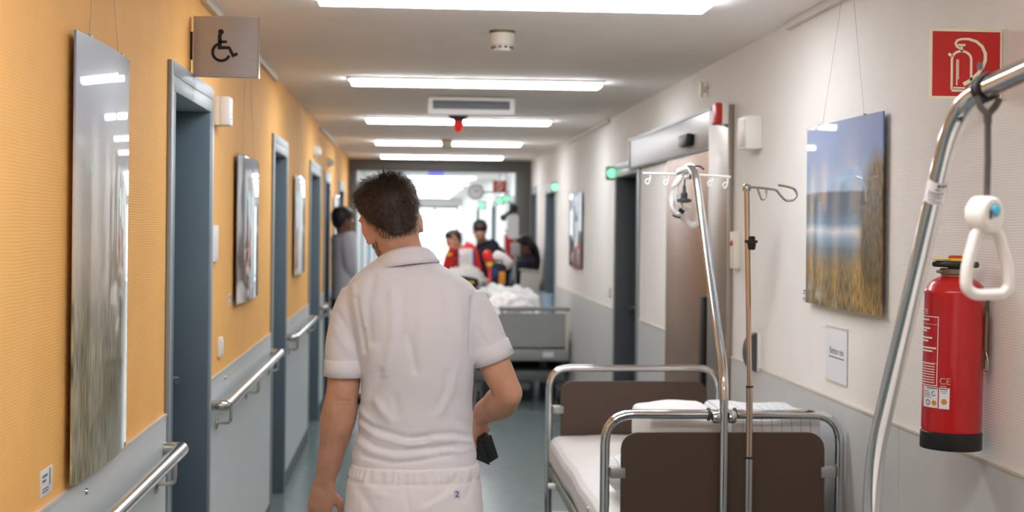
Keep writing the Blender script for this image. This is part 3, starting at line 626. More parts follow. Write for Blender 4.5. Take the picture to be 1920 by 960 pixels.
# trapeze pole of the brown board bed
t = thing('trapeze_pole', 'chrome bed trapeze pole rising from the brown headboard', 'trapeze pole', (XB, YB - .036, .26), 0, 'bed trapeze poles')
b1 = on_y(1358, 705, YB - .036) - t.location; top = on_x(1303, 314, XB) - t.location; arm = top + Vector((-.01, .26, -.008)); foot = Vector((b1.x, 0, 0))
bm = bmesh.new(); P = fillet([foot, b1, top, arm], .09, 8); sweep(bm, P, .0155, 16); fin('pole', bm, 'chrome', t, autos=.9)
for s in (-1, 1): lathe('clamp_collar', [(.02, s * .016), (.021, s * .022), (.021, s * .034), (.018, s * .04)], 'chrome', t, 16, (b1.x, .0, .735), 'x')
for s in (-1, 1): lathe('clamp_ring', [(.0225, s * .041), (.0225, s * .049)], 'dark_grey_plastic', t, 16, (b1.x, .036, .74), 'x')
box('lower_socket', (b1.x - .026, -.02, 0), (b1.x + .026, .034, .07), 'bed_metal', t, .004)
YH = 5.62
t2 = thing('pull_up_triangle', 'white looped trapeze handle and cord wound around the far pole top', 'trapeze handle', on_y(1290, 330, YH), 0, 'trapeze handles')
px_tube('handle_loop', [(1303, 318), (1297, 311), (1288, 313), (1277, 330), (1264, 352), (1259, 372), (1262, 392), (1276, 402), (1289, 416), (1298, 424), (1307, 417), (1308, 395), (1306, 360), (1307, 335)], YH, .0132, 'white_plastic', t2, 12, .012)
px_tube('cord', [(1270, 350), (1266, 372), (1273, 392), (1280, 388), (1276, 372), (1269, 360)], YH - .02, .006, 'white_plastic', t2, 8, .012)
px_tube('cord', [(1262, 372), (1260, 390), (1268, 402), (1276, 399)], YH - .02, .006, 'white_plastic', t2, 8, .012)
px_tube('grip_bar', [(1281, 392), (1295, 392)], YH, .009, 'white_plastic', t2, 10)
px_tube('black_clip', [(1261, 403), (1268, 407), (1276, 408)], YH - .02, .0035, 'black_plastic', t2, 8); px_tube('black_band', [(1274, 392), (1282, 399)], YH - .03, .008, 'black_plastic', t2, 8)
px_tube('black_cord', [(1294, 336), (1295, 322), (1301, 312), (1312, 311), (1320, 318)], YH - .12, .0035, 'black_plastic', t2, 8, .01)
t3 = thing('infusion_hanger', 'thin white crossbar with four hooks on the far trapeze pole', 'hook bar', on_y(1290, 328, YH - .05), 0)
px_tube('crossbar', [(1205, 325), (1290, 327), (1370, 332)], YH - .05, .005, 'white_plastic', t3, 10)
for x, y in ((1213, 336), (1247, 338), (1330, 340), (1358, 343)): px_tube('hook', [(x + 7, y - 11), (x + 6, y + 3), (x + 1, y + 11), (x - 3, y + 6), (x - 2, y + 1), (x + 5, y - 1)], YH - .05, .0032, 'white_plastic', t3, 8, .008)
px_tube('centre_clamp', [(1284, 333), (1309, 327)], YH - .05, .011, 'chrome', t3, 12)
lathe('weight_plug', [(.006, .02), (.008, -.005), (.014, -.012), (.013, -.03), (.03, -.036), (.03, -.045), (.012, -.05)], 'dark_grey_plastic', t3, 16, on_y(1283, 357, YH - .05) - t3.location)
px_tube('plug_wire', [(1284, 336), (1283, 352)], YH - .05, .003, 'dark_grey_plastic', t3, 6)

# trapeze pole of the near bed, arm coming toward the camera
XN = .95
t = thing('trapeze_pole', 'large blurred chrome trapeze pole in the right foreground', 'trapeze pole', (XN, 2.906, .26), 0, 'bed trapeze poles')
q = lambda x, y: on_x(x, y, XN) - t.location
b1 = q(1636, 868); foot = Vector((b1.x, b1.y, 0)); a1 = q(1795, 190); a2 = q(1850, 164); a3 = q(1930, 128); a4 = a3 + (a3 - a2) * 1.6
bm = bmesh.new(); sweep(bm, fillet([foot, b1, a1, a4], .11, 10), .0185, 20); fin('pole', bm, 'chrome', t, autos=.9)
box('lower_socket', (b1.x - .028, b1.y - .028, -.01), (b1.x + .028, b1.y + .028, .08), 'bed_metal', t, .004)
# printed sticker wrapped round the tube
s0, s1 = q(1758, 330), q(1750, 372); d = (a1 - b1).normalized(); s0 = b1 + d * (s0 - b1).dot(d); s1 = b1 + d * (s1 - b1).dot(d)
bm = bmesh.new(); sweep(bm, [s0, s1], .0190, 20, cap=False); st = fin('sticker', bm, 'white_paper', t, autos=.9)
view = (CAMP - (t.location + s0)).normalized(); side = d.cross(view).normalized(); frm = side.cross(d).normalized()
def on_tube(u, v, r=.0193):   # u sideways (m of arc), v along the tube from s1 upwards
    a = u / .019; return s1 - (s1 - s0).normalized() * v + (frm * math.cos(a) + side * math.sin(a)) * r
bm = bmesh.new(); Ls = (s1 - s0).length
for v0, v1, u0, u1 in ((.80, .93, .0, .006), (.80, .93, .008, .012), (.80, .93, .014, .018), (.66, .72, -.002, .006), (.5, .54, -.014, .014), (.42, .45, -.014, .008), (.32, .35, -.014, .012), (.2, .23, -.012, .002), (.1, .12, -.012, .014)):
    n = 4; g = [[bm.verts.new(on_tube(u0 + (u1 - u0) * k / n, v * Ls)) for k in range(n + 1)] for v in (v0, v1)]
    for k in range(n): bm.faces.new((g[0][k], g[0][k + 1], g[1][k + 1], g[1][k]))
fin('sticker_print', bm, 'ink_grey', st)
YN = (t.location + a2).y
t2 = thing('pull_up_triangle', 'white triangular trapeze grip with blue button hanging on a grey strap', 'trapeze handle', on_y(1852, 190, YN), 0, 'trapeze handles')
o2 = t2.location
ac = t.location + a2 - o2; ad = (a3 - a2).normalized()
bm = bmesh.new(); sd = ad.cross(Vector((0, 0, 1))).normalized(); up2 = sd.cross(ad)
for off in (-.010, .006): sweep(bm, [ac + ad * off + (sd * math.cos(2 * PI * k / 24) + up2 * math.sin(2 * PI * k / 24)) * .0212 for k in range(24)], (.0022, .0075), 8, True, ad.cross(Vector((0, 0, 1))))
fin('strap_loop', bm, 'black_plastic', t2, smooth=True)
strap = lambda nm, pts, wd, yy=YN: (lambda b: (sweep(b, [on_y(x, y, yy) - o2 for x, y in pts], (.0016, wd), 8, False, (0, 1, 0)), fin(nm, b, 'strap_grey', t2, autos=.8)))(bmesh.new())
strap('strap_branch', [(1832, 180), (1838, 200), (1851, 214)], .006, YN - .01); strap('strap_branch', [(1875, 184), (1866, 200), (1853, 214)], .006, YN + .01)
strap('hanging_strap', [(1852, 212), (1852, 300), (1850, 376)], .0058); strap('strap_stitching', [(1852, 216), (1852, 232)], .0072)
px_tube('clip_pin', [(1838, 131), (1838, 118)], YN, .0045, 'dark_grey_plastic', t2, 10)
cc = on_y(1846, 402, YN) - o2
bm = bmesh.new(); add_lathe(bm, [(.022, -.021), (.0265, -.017), (.0275, -.008), (.0275, .016), (.024, .021)], 28, (0, 0, 0), 'y')
for v in bm.verts: v.co.z *= 1.12
hs = fin('grip_housing', bm, 'white_plastic', t2, autos=.6); hs.location = cc; hs.rotation_euler = (0, 0, .42)
bt = lathe('blue_button', [(.0085, -.021), (.0085, -.0245), (.007, -.026)], 'button_blue', hs, 20, (.0015, 0, .007), 'y'); lathe('button_ring', [(.0115, -.0205), (.0115, -.0225)], 'grey_plastic', bt, 20, (.0015, 0, .007), 'y')
tri = [(1842, 424), (1829, 440), (1812, 505), (1811, 540), (1828, 553), (1880, 551), (1892, 538), (1889, 500), (1872, 440), (1858, 422)]
bm = bmesh.new(); sweep(bm, fillet([on_y(x, y, YN) - o2 for x, y in tri], .012, 5), (.011, .0098), 14, False, (0, 1, 0)); fin('triangle_grip', bm, 'white_plastic', t2, autos=.9)
px_tube('top_crossbar', [(1832, 444), (1868, 444)], YN, .005, 'white_plastic', t2, 10)
bars('housing_print', [(-.012, -.006, -.008, .008)], -.022, 'ink_grey', hs)

# drip pole on the bed's head end
YI = 4.69
pt, pb = on_y(1400, 350, YI), on_y(1403, 960, YI)
t = thing('drip_pole', 'telescopic drip pole with wire hooks in front of the brown headboard', 'drip pole', (pb.x, YI, .25), 0)
o = t.location; Z = lambda py: on_y(1402, py, YI).z - o.z
tube('upper_tube', [(pt.x - o.x, 0, Z(350)), (.0, 0, Z(725))], .0088, 'bronze_tube', t, 14); tube('middle_tube', [(0, 0, Z(724)), (0, 0, Z(860))], .0118, 'bronze_tube', t, 14); tube('lower_tube', [(0, 0, Z(857)), (0, 0, .0)], .0138, 'rail_steel', t, 14)
for py, r in ((725, .0126), (858, .0144)): lathe('joint_ring', [(r, -.003), (r, .003)], 'black_plastic', t, 18, (0, 0, Z(py)))
lathe('clamp_knob', [(.012, .022), (.014, .02), (.014, .009), (.022, .008), (.022, .0), (.017, -.002), (.0145, -.022), (.012, -.024)], 'black_plastic', t, 18, (0, 0, Z(455)))
lathe('cross_head', [(.0125, -.011), (.0135, -.008), (.0135, .009), (.0115, .012)], 'rail_steel', t, 18, (pt.x - o.x, 0, Z(352)))
px_tube('hook_arm', [(1403, 351), (1425, 352), (1456, 356), (1463, 366), (1474, 377), (1487, 376), (1495, 366), (1491, 355), (1478, 350), (1459, 347)], YI, .0042, 'rail_steel', t, 10, .01)
px_tube('small_hook', [(1420, 352), (1424, 364), (1428, 374), (1433, 374), (1437, 362), (1436, 351)], YI, .0038, 'rail_steel', t, 10, .008)
box('socket', (-.022, -.02, -.01), (.022, .072, .05), 'bed_metal', t, .004)

# ================================================================ fire extinguisher
XE, YE = 1.414, 3.62
t = thing('fire_extinguisher', 'red fire extinguisher with black base hanging on the right wall', 'fire extinguisher', (XE, YE, 1.066), 0)
R = .0765
lathe('black_base', [(R + .001, .0), (R + .002, .003), (R + .002, .043), (R - .002, .046)], 'black_plastic', t, 40)
lathe('cylinder', [(R - .003, .04), (R - .001, .05), (R, .054), (R, .40), (R + .0012, .403), (R + .0012, .409), (R - .001, .412), (R - .006, .424), (R - .018, .436), (R - .034, .444), (.036, .448)], 'extinguisher_red', t, 48)
nk = lathe('valve_neck', [(.036, .446), (.036, .452), (.04, .454), (.04, .466), (.034, .468)], 'olive_metal', t, 28)
box('valve_lug', (-.048, -.012, .455), (.03, .012, .463), 'olive_metal', nk, .002)
bm = bmesh.new(); add_lathe(bm, [(.03, .470), (.058, .471), (.062, .475), (.062, .483), (.058, .487), (.03, .488)], 32); [setattr(v.co, 'y', v.co.y * .55) for v in bm.verts]; fin('carry_handle', bm, 'black_plastic', t, autos=.6)
lathe('handle_stem', [(.02, .462), (.02, .474)], 'black_plastic', t, 20); lathe('yellow_collar', [(.021, .488), (.021, .494), (.019, .495)], 'yellow_plastic', t, 24); lathe('red_button', [(.019, .495), (.019, .499), (.014, .502)], 'alarm_red', t, 24)
box('yellow_pull_tag', (-.066, -.008, .4885), (-.02, -.004, .4925), 'yellow_plastic', t, .001); box('yellow_seal', (.014, -.003, .488), (.018, .001, .506), 'yellow_plastic', t)
cview = Vector((-XE, -YE, 0)).normalized(); cside = Vector((0, 0, 1)).cross(cview)       # cside: picture right
def cyl(u, z, r=R + .0007): a = u / R; return (cview * math.cos(a) + cside * math.sin(a)) * r + Vector((0, 0, z))
def wrap_rects(name, rects, m, r=R + .0007, parent=t):
    bm = bmesh.new()
    for u0, u1, z0, z1 in rects:
        n = max(1, int((u1 - u0) / .008) + 1); g = [[bm.verts.new(cyl(u0 + (u1 - u0) * k / n, z, r)) for k in range(n + 1)] for z in (z0, z1)]
        for k in range(n): bm.faces.new((g[0][k], g[0][k + 1], g[1][k + 1], g[1][k]))
    return fin(name, bm, m, parent, smooth=True)
def wrap_text(name, s, size, u, z, m, align='LEFT', r=R + .0009):
    me = text_mesh(s, size, align)
    for v in me.vertices: v.co = cyl(u + v.co.x, z + v.co.y, r)
    return link(name, me, m, t)
zpx = lambda py: on_y(1787, py, YE - .07).z - 1.066
U = lambda px: R * math.asin(max(-1, min(1, (px - 1786.5) / 56.0)))
def box_outline(u0, u1, z0, z1, w_): return [(u0, u1, z1 - w_, z1), (u0, u1, z0, z0 + w_), (u1 - w_, u1, z0, z1), (u0, u0 + w_, z0, z1)]
wrap_rects('label_frame', box_outline(U(1733) - .05, U(1759), zpx(727), zpx(596), .0022), 'print_white'); 
wrap_rects('brand_frame', box_outline(U(1733) - .03, U(1739), zpx(592), zpx(583), .001), 'print_white')
rr = []
for y, x1, h in ((603, 1742, 4), (619, 1744, 3), (624, 1738, 3), (637, 1748, 3), (643, 1741, 3), (656, 1756, 3), (662, 1749, 3)): rr.append((U(1732) - .02, U(x1), zpx(y) - .002, zpx(y) + .0022))
for y in range(686, 724, 5): rr.append((U(1736) - .02, U(1752 + (y * 7) % 5), zpx(y) - .0012, zpx(y) + .0012))
rr += [(U(1733) - .045, U(1757), zpx(611) - .0004, zpx(611) + .0004), (U(1736) - .03, U(1757), zpx(684) - .0004, zpx(684) + .0004)]
wrap_rects('printed_lines', rr, 'print_white')
wrap_text('lettering', 'MA', .012, U(1733.6), zpx(587.5), 'print_white'); wrap_text('lettering', 'CE', .024, U(1763), zpx(717), 'print_white'); wrap_text('lettering', '0044', .0085, U(1764), zpx(726.5), 'print_white')
s1_ = wrap_rects('service_sticker', [(U(1735.5), U(1761), zpx(768), zpx(729))], 'white_paper'); s2_ = wrap_rects('service_sticker', [(U(1763), U(1782), zpx(768.5), zpx(729))], 'white_paper')
wrap_rects('sticker_print', [(U(1741), U(1760), zpx(732.5), zpx(730.5)), (U(1737), U(1745), zpx(737.5), zpx(736.5)), (U(1737), U(1747), zpx(741), zpx(740)), (U(1737), U(1747), zpx(745), zpx(743.5)), (U(1737), U(1749), zpx(749), zpx(748)), (U(1764.5), U(1779), zpx(732.5), zpx(730.5)), (U(1766), U(1778), zpx(736), zpx(735)), (U(1768), U(1776), zpx(739), zpx(738))], 'ink_grey', R + .0011, s1_)
def wrap_disc(name, px, py, ro, ri, m, parent, a0=0, a1=360):
    bm = bmesh.new(); n = 24; A = []; B = []
    for k in range(n + 1):
        a = math.radians(a0 + (a1 - a0) * k / n); A.append(bm.verts.new(cyl(U(px) + ro * math.cos(a), zpx(py) + ro * math.sin(a), R + .0011))); B.append(bm.verts.new(cyl(U(px) + ri * math.cos(a), zpx(py) + ri * math.sin(a), R + .0011)))
    for k in range(n): bm.faces.new((A[k], A[k + 1], B[k + 1], B[k]))
    fin(name, bm, m, parent)
wrap_disc('blue_ring', 1753.5, 741.5, .0065, .0042, 'label_blue', s1_, 60, 340); wrap_disc('black_ring', 1743.5, 759, .0072, .005, 'ink_black', s1_); wrap_disc('orange_seal', 1754.5, 759, .0068, .0004, 'label_orange', s1_); wrap_disc('orange_seal', 1772.5, 755, .0075, .0004, 'label_orange', s2_)
# wall strap bracket on the side
br = box('wall_bracket', (R - .004, -.009, .21), (XR - XE, .009, .41), 'olive_metal', t, .002) if XR - XE > R else None
for z in (.22, .36):
    bm = bmesh.new(); sweep(bm, [cyl(R * a, z, R + .0015) for a in np.linspace(1.2, 3.4, 14)], (.008, .0012), 8, False, (0, 0, 1)); fin('steel_band', bm, 'olive_metal', t, autos=.8)
tube('latch_bar', [cyl(R * 1.33, .36, R + .006), cyl(R * 1.33, .255, R + .006)], .0055, 'olive_metal', t, 8); tube('latch_ring', [cyl(R * 1.33, .255, R + .006), cyl(R * 1.30, .235, R + .012), cyl(R * 1.30, .205, R + .012), cyl(R * 1.36, .205, R + .006), cyl(R * 1.36, .235, R + .006)], .0028, 'rail_steel', t, 8, .005)
t.rotation_euler = (0, .018, 0)
# ================================================================ people: shared builders
def catmull(P, R, n=5):
    P = [Vector(p) for p in P]; out = []; rr = []
    if any(isinstance(r, tuple) for r in R): R = [r if isinstance(r, tuple) else (r, r) for r in R]
    for i in range(len(P) - 1):
        p0, p1, p2, p3 = P[max(i - 1, 0)], P[i], P[i + 1], P[min(i + 2, len(P) - 1)]
        for k in range(n):
            t = k / n; out.append(.5 * ((2 * p1) + (p2 - p0) * t + (2 * p0 - 5 * p1 + 4 * p2 - p3) * t * t + (3 * p1 - p0 - 3 * p2 + p3) * t ** 3))
            a, b = R[i], R[i + 1]
            s = t * t * (3 - 2 * t)
            rr.append(tuple(x + (y - x) * s for x, y in zip(a, b)) if isinstance(a, tuple) else a + (b - a) * s)
    out.append(P[-1]); rr.append(R[-1]); return out, rr
def limb(bm, P, R, n=18, flat=None, round_ends=True, sub=5):
    pts, rr = catmull(P, R, sub)
    if round_ends:
        def capend(p, d, r):
            q = []; 
            for k in (1, 2, 3): a = k / 3.2 * PI / 2; q.append((p + d * ((r if not isinstance(r, tuple) else min(r)) * math.sin(a)), (r * math.cos(a)) if not isinstance(r, tuple) else tuple(x * math.cos(a) for x in r)))
            return q
        d1 = (pts[-1] - pts[-2]).normalized(); d0 = (pts[0] - pts[1]).normalized()
        e1 = capend(pts[-1], d1, rr[-1]); e0 = capend(pts[0], d0, rr[0])[::-1]
        pts = [x[0] for x in e0] + pts + [x[0] for x in e1]; rr = [x[1] for x in e0] + rr + [x[1] for x in e1]
    sweep(bm, pts, rr, n, False, flat)
def stack(bm, rows, n=32, p=2.3, M=None, sub=4):
    """closed loft of superellipse rings: rows = (cx, cy, z, rx, ry)"""
    A = np.array(rows, float); t = np.arange(len(A)); tt = np.linspace(0, len(A) - 1, (len(A) - 1) * sub + 1)
    def cr(v):
        o = []
        for x in tt:
            i = min(int(x), len(v) - 2); f = x - i; p0, p1, p2, p3 = v[max(i - 1, 0)], v[i], v[i + 1], v[min(i + 2, len(v) - 1)]
            o.append(.5 * (2 * p1 + (p2 - p0) * f + (2 * p0 - 5 * p1 + 4 * p2 - p3) * f * f + (3 * p1 - p0 - 3 * p2 + p3) * f ** 3))
        return np.array(o)
    C = np.stack([cr(A[:, j]) for j in range(5)], 1); rings = []
    for cx, cy, z, rx, ry in C:
        R = []
        for k in range(n):
            a = 2 * PI * k / n; c, s = math.cos(a), math.sin(a); q = (abs(c) ** p + abs(s) ** p) ** (-1 / p)
            v = Vector((cx + max(rx, .002) * c * q, cy + max(ry, .002) * s * q, z)); R.append(bm.verts.new(M @ v if M else v))
        rings.append(R)
    for X, Y in zip(rings, rings[1:]):
        for k in range(n): bm.faces.new((X[k], X[(k + 1) % n], Y[(k + 1) % n], Y[k]))
    bm.faces.new(rings[0][::-1]); bm.faces.new(rings[-1])
def ellipsoid(bm, c, r, M=None, u=16, v=10):
    g = bmesh.ops.create_uvsphere(bm, u_segments=u, v_segments=v, radius=1)
    for x in g['verts']:
        q = Vector((x.co.x * r[0], x.co.y * r[1], x.co.z * r[2])); x.co = (M @ (Vector(c) + q)) if M else Vector(c) + q
def skin(name, bm, vox, smooth, m, parent=None, disp=None):
    """one continuous surface out of overlapping lofts (voxel remesh + smoothing)"""
    bmesh.ops.recalc_face_normals(bm, faces=bm.faces); me = bpy.data.meshes.new('tmp'); bm.to_mesh(me); bm.free()
    o = bpy.data.objects.new('tmp', me); COL.objects.link(o)
    r = o.modifiers.new('r', 'REMESH'); r.mode = 'VOXEL'; r.voxel_size = vox
    if smooth: s = o.modifiers.new('s', 'SMOOTH'); s.iterations = smooth; s.factor = .5
    bpy.context.view_layer.update(); ev = o.evaluated_get(bpy.context.evaluated_depsgraph_get()); out = bpy.data.meshes.new_from_object(ev)
    bpy.data.objects.remove(o); bpy.data.meshes.remove(me); out.name = name
    if disp:
        n = len(out.vertices); co = np.empty(n * 3); no = np.empty(n * 3); out.vertices.foreach_get('co', co); out.vertex_normals.foreach_get('vector', no)
        co = co.reshape(-1, 3); no = no.reshape(-1, 3); co = disp(co, no); out.vertices.foreach_set('co', co.ravel()); out.update()
    out.materials.clear(); return link(name, out, m, parent, smooth=True)
def hand(bm, wrist, d, nrm, thumb, sc=1.0, curl=.5, spread=.12):
    """palm with four unequal curled fingers and a thumb: d along the hand, nrm out of the back of the hand, thumb side direction"""
    d = Vector(d).normalized(); nrm = Vector(nrm); nrm = (nrm - d * nrm.dot(d)).normalized(); th = Vector(thumb); th = (th - d * th.dot(d) - nrm * th.dot(nrm)).normalized()
    w0 = Vector(wrist); L = .088 * sc
    limb(bm, [w0 - d * .015, w0 + d * .03 * sc, w0 + d * L], [(.019 * sc, .027 * sc), (.017 * sc, .038 * sc), (.012 * sc, .040 * sc)], 16, nrm)
    for k, (ln, off) in enumerate(((.074, .030), (.082, .010), (.077, -.010), (.060, -.029))):
        b = w0 + d * (L - .008) + th * off * sc; dd = (d + th * (off * spread * 25 * .1)).normalized(); p = [b]; a = 0
        for j, f in enumerate((.42, .32, .26)):
            a += curl * (.75, .95, .7)[j]; s = dd * math.cos(a) - nrm * math.sin(a); p.append(p[-1] + s * ln * sc * f)
        limb(bm, p, [.0092 * sc, .0088 * sc, .0082 * sc, .007 * sc], 10, None, True, 3)
    b = w0 + d * .022 * sc + th * .026 * sc; q1 = b + (d * .7 + th * .62 - nrm * .25).normalized() * .036 * sc; q2 = q1 + (d * .93 + th * .12 - nrm * .35).normalized() * .030 * sc; q3 = q2 + (d * .95 - th * .1 - nrm * .3).normalized() * .022 * sc
    limb(bm, [b - th * .01, q1, q2, q3], [.0125 * sc, .0112 * sc, .0100 * sc, .0080 * sc], 10, None, True, 3)
HEAD = [(0, .020, -.112, .030, .030), (0, .030, -.108, .042, .050), (0, .018, -.085, .056, .074), (0, .006, -.055, .064, .086), (0, -.002, -.02, .070, .093), (0, -.006, .02, .0745, .097), (0, -.008, .055, .074, .095), (0, -.008, .085, .063, .080), (0, -.008, .105, .042, .055), (0, -.008, .114, .012, .018)]
def head_local(bm, M, sc=1.0):
    """head facing local +y with brow, nose, lips, chin and ears"""
    S_ = M @ Matrix.Scale(sc, 4); stack(bm, HEAD, 36, 2.15, S_)
    limb(bm, [S_ @ Vector(p) for p in ((0, .092, .012), (0, .108, -.012), (0, .116, -.028), (0, .100, -.037))], [.007 * sc, .009 * sc, .0125 * sc, .008 * sc], 10)
    ellipsoid(bm, (0, .088, .022), (.045, .010, .010), S_); ellipsoid(bm, (0, .092, -.060), (.024, .010, .007), S_); ellipsoid(bm, (0, .088, -.070), (.021, .010, .007), S_); ellipsoid(bm, (0, .078, -.098), (.022, .014, .014), S_)
    for s in (-1, 1):
        E = S_ @ Matrix.Translation((s * .076, -.006, -.014)) @ Euler((.12, s * .10, -s * .75)).to_matrix().to_4x4() @ Matrix.Scale(1.2, 4)
        limb(bm, [E @ Vector(p) for p in ((0, .012, .026), (s * .006, -.008, .034), (s * .010, -.024, .020), (s * .009, -.024, -.002), (s * .004, -.012, -.020), (0, .000, -.030), (-s * .002, .007, -.024))], [.0050 * sc, .0056 * sc, .0058 * sc, .0056 * sc, .0055 * sc, .0060 * sc, .005 * sc], 10)
        ellipsoid(bm, (s * .001, -.005, -.001), (.0050, .020, .028), E)
def eyes(M, parent, sc=1.0):
    for s in (-1, 1):
        bm = bmesh.new(); ellipsoid(bm, (s * .031, .083, .003), (.0115, .0115, .0115), M @ Matrix.Scale(sc, 4)); e = fin('eye', bm, 'eye_white', parent, smooth=True)
        bm = bmesh.new(); ellipsoid(bm, (s * .031, .0925, .003), (.005, .0035, .005), M @ Matrix.Scale(sc, 4)); fin('iris', bm, 'hair_black', e, smooth=True)
def skull_point(th, z, off=0.0):
    A = np.array(HEAD); cy = np.interp(z, A[:, 2], A[:, 1]); rx = np.interp(z, A[:, 2], A[:, 3]); ry = np.interp(z, A[:, 2], A[:, 4])
    c, s = math.cos(th), math.sin(th); q = (abs(c) ** 2.15 + abs(s) ** 2.15) ** (-1 / 2.15)
    return Vector(((rx + off) * c * q, cy + (ry + off) * s * q, z))

# ================================================================ the man in white
YM = 3.90
Wp = lambda x, y, Y=YM: on_y(x, y, Y)
def rows(tab, dy=0.0):
    out = []
    for y, xl, xr, yc, ry in tab: a, b = Wp(xl, y, yc), Wp(xr, y, yc); out.append(((a.x + b.x) / 2, yc, (a.z + b.z) / 2, (b.x - a.x) / 2, ry))
    return out[::-1]
TORSO = [(476, 722, 796, 3.915, .055), (488, 704, 816, 3.912, .068), (502, 684, 838, 3.908, .082), (518, 664, 866, 3.905, .096), (536, 650, 888, 3.902, .106), (560, 646, 897, 3.900, .114), (600, 652, 896, 3.898, .121), (650, 664, 891, 3.900, .123), (700, 675, 888, 3.906, .120), (750, 676, 886, 3.912, .115), (800, 671, 887, 3.915, .113), (835, 666, 890, 3.912, .117), (858, 661, 893, 3.908, .121), (880, 664, 890, 3.905, .118), (905, 672, 884, 3.905, .112)]
HIPS = [(866, 659, 897, 3.906, .125), (880, 656, 899, 3.905, .128), (900, 651, 901, 3.903, .134), (930, 648, 904, 3.898, .142), (970, 646, 907, 3.895, .147), (1020, 650, 904, 3.897, .143), (1060, 658, 896, 3.90, .125)]
def shrink(tab, d, dd): return [(y, xl + d, xr - d, yc, ry - dd) for y, xl, xr, yc, ry in tab]
hc = Wp(733, 413, 3.925)                                   # skull centre
HM = Matrix.Translation(hc) @ Euler((-.18, -.29, .20), 'ZYX').to_matrix().to_4x4()
HS = .985
LA = [Wp(672, 556), Wp(655, 620), Wp(647, 690), Wp(641, 744, 3.905), Wp(634, 785, 3.92), Wp(622, 848, 3.95), Wp(610, 903, 3.975)]
RA = [Wp(880, 560), Wp(906, 622), Wp(929, 686, 3.895), Wp(953, 738, 3.895)]
RF = [Wp(953, 738, 3.895), Wp(938, 755, 3.95), Wp(916, 768, 4.02), Wp(902, 778, 4.085)]
bm = bmesh.new()
head_local(bm, HM, HS)
nb = Wp(759, 500, 3.91); limb(bm, [HM @ Vector((0, -.022, -.05)), Wp(748, 452, 3.908), nb], [(.056, .056), (.0555, .056), (.066, .064)], 24, (0, 1, 0))
stack(bm, rows(shrink(TORSO, 14, .020)), 36, 2.4)
limb(bm, LA, [.033, .043, .0445, .0450, .0490, .0365, (.0265, .0215)], 20, (1, 0, 0))
limb(bm, RA, [.033, .043, .0435, .040], 20); limb(bm, RF, [.040, .0465, .037, .027], 20); ellipsoid(bm, Wp(959, 742, 3.882), (.026, .024, .024))
wl_ = LA[-1]; hand(bm, wl_, (wl_ - LA[-2]).normalized() + Vector((-.05, .05, -.3)), (-.35, -.95, 0), (1, .2, 0), 1.0, .38)
wr_ = RF[-1]; hand(bm, wr_, (-.10, .12, -1), (.75, -.6, 0), (-.55, .75, .1), 1.0, .75)
hipL, hipR = (-.062, 3.90, .86), (.092, 3.90, .86)
gx = Wp(775, 950).x
for s, ky, ay in ((-1, 3.94, 3.80), (1, 4.02, 4.06)):
    limb(bm, [(gx + s * .085, 3.90, .86), (gx + s * .092, 3.92, .68), (gx + s * .092, ky, .49), (gx + s * .092, (ky + ay) / 2 - .015, .33), (gx + s * .092, ay, .10)], [.092, .083, .056, .055, .038], 18)
    limb(bm, [(gx + s * .092, ay - .03, .055), (gx + s * .095, ay + .05, .055), (gx + s * .10, ay + .15, .04)], [(.04, .038), (.04, .036), (.025, .036)], 14, (0, 0, 1))
def body_disp(co, no):
    x, y, z = co.T
    d = .0009 * np.sin(70 * z + 30 * x) * np.sin(55 * x + 40 * y)
    e = Wp(646, 752, 3.86); r2 = ((x - e.x) / .022) ** 2 + ((z - e.z) / .004) ** 2; d = d - .0025 * np.exp(-r2) * (no[:, 1] < 0)         # elbow creases
    e = Wp(644, 760, 3.86); d = d - .0018 * np.exp(-((x - e.x) / .018) ** 2 - ((z - e.z + .2 * (x - e.x)) / .003) ** 2) * (no[:, 1] < 0)
    for a, b in (((628, 770), (604, 880)), ((640, 790), (622, 890))):                                                              # tendons along the forearm
        A, B = Wp(*a, 3.87), Wp(*b, 3.93); t = np.clip(((x - A.x) * (B.x - A.x) + (z - A.z) * (B.z - A.z)) / ((B.x - A.x) ** 2 + (B.z - A.z) ** 2), 0, 1)
        r = np.hypot(x - (A.x + t * (B.x - A.x)), z - (A.z + t * (B.z - A.z))); d = d + .0022 * np.exp(-(r / .006) ** 2) * (no[:, 1] < 0)
    return co + no * d[:, None]
man = skin('person', bm, .0045, 3, 'skin', None, body_disp)
tag(man, 'man in white polo shirt and trousers walking away, seen from behind', 'person')
eyes(HM, man, HS)
man.data.materials.append(MATS['skin_pink']); HI = HM.inverted()          # pinker ears
spots = [(HM @ Vector((s * .084 * HS, -.012, -.012)), .040) for s in (-1, 1)]
for p in man.data.polygons:
    c = p.center
    for k, (q, r) in enumerate(spots):
        if (c - q).length < r and (k > 1 or abs((HI @ c).x) > .0765 * HS): p.material_index = 1

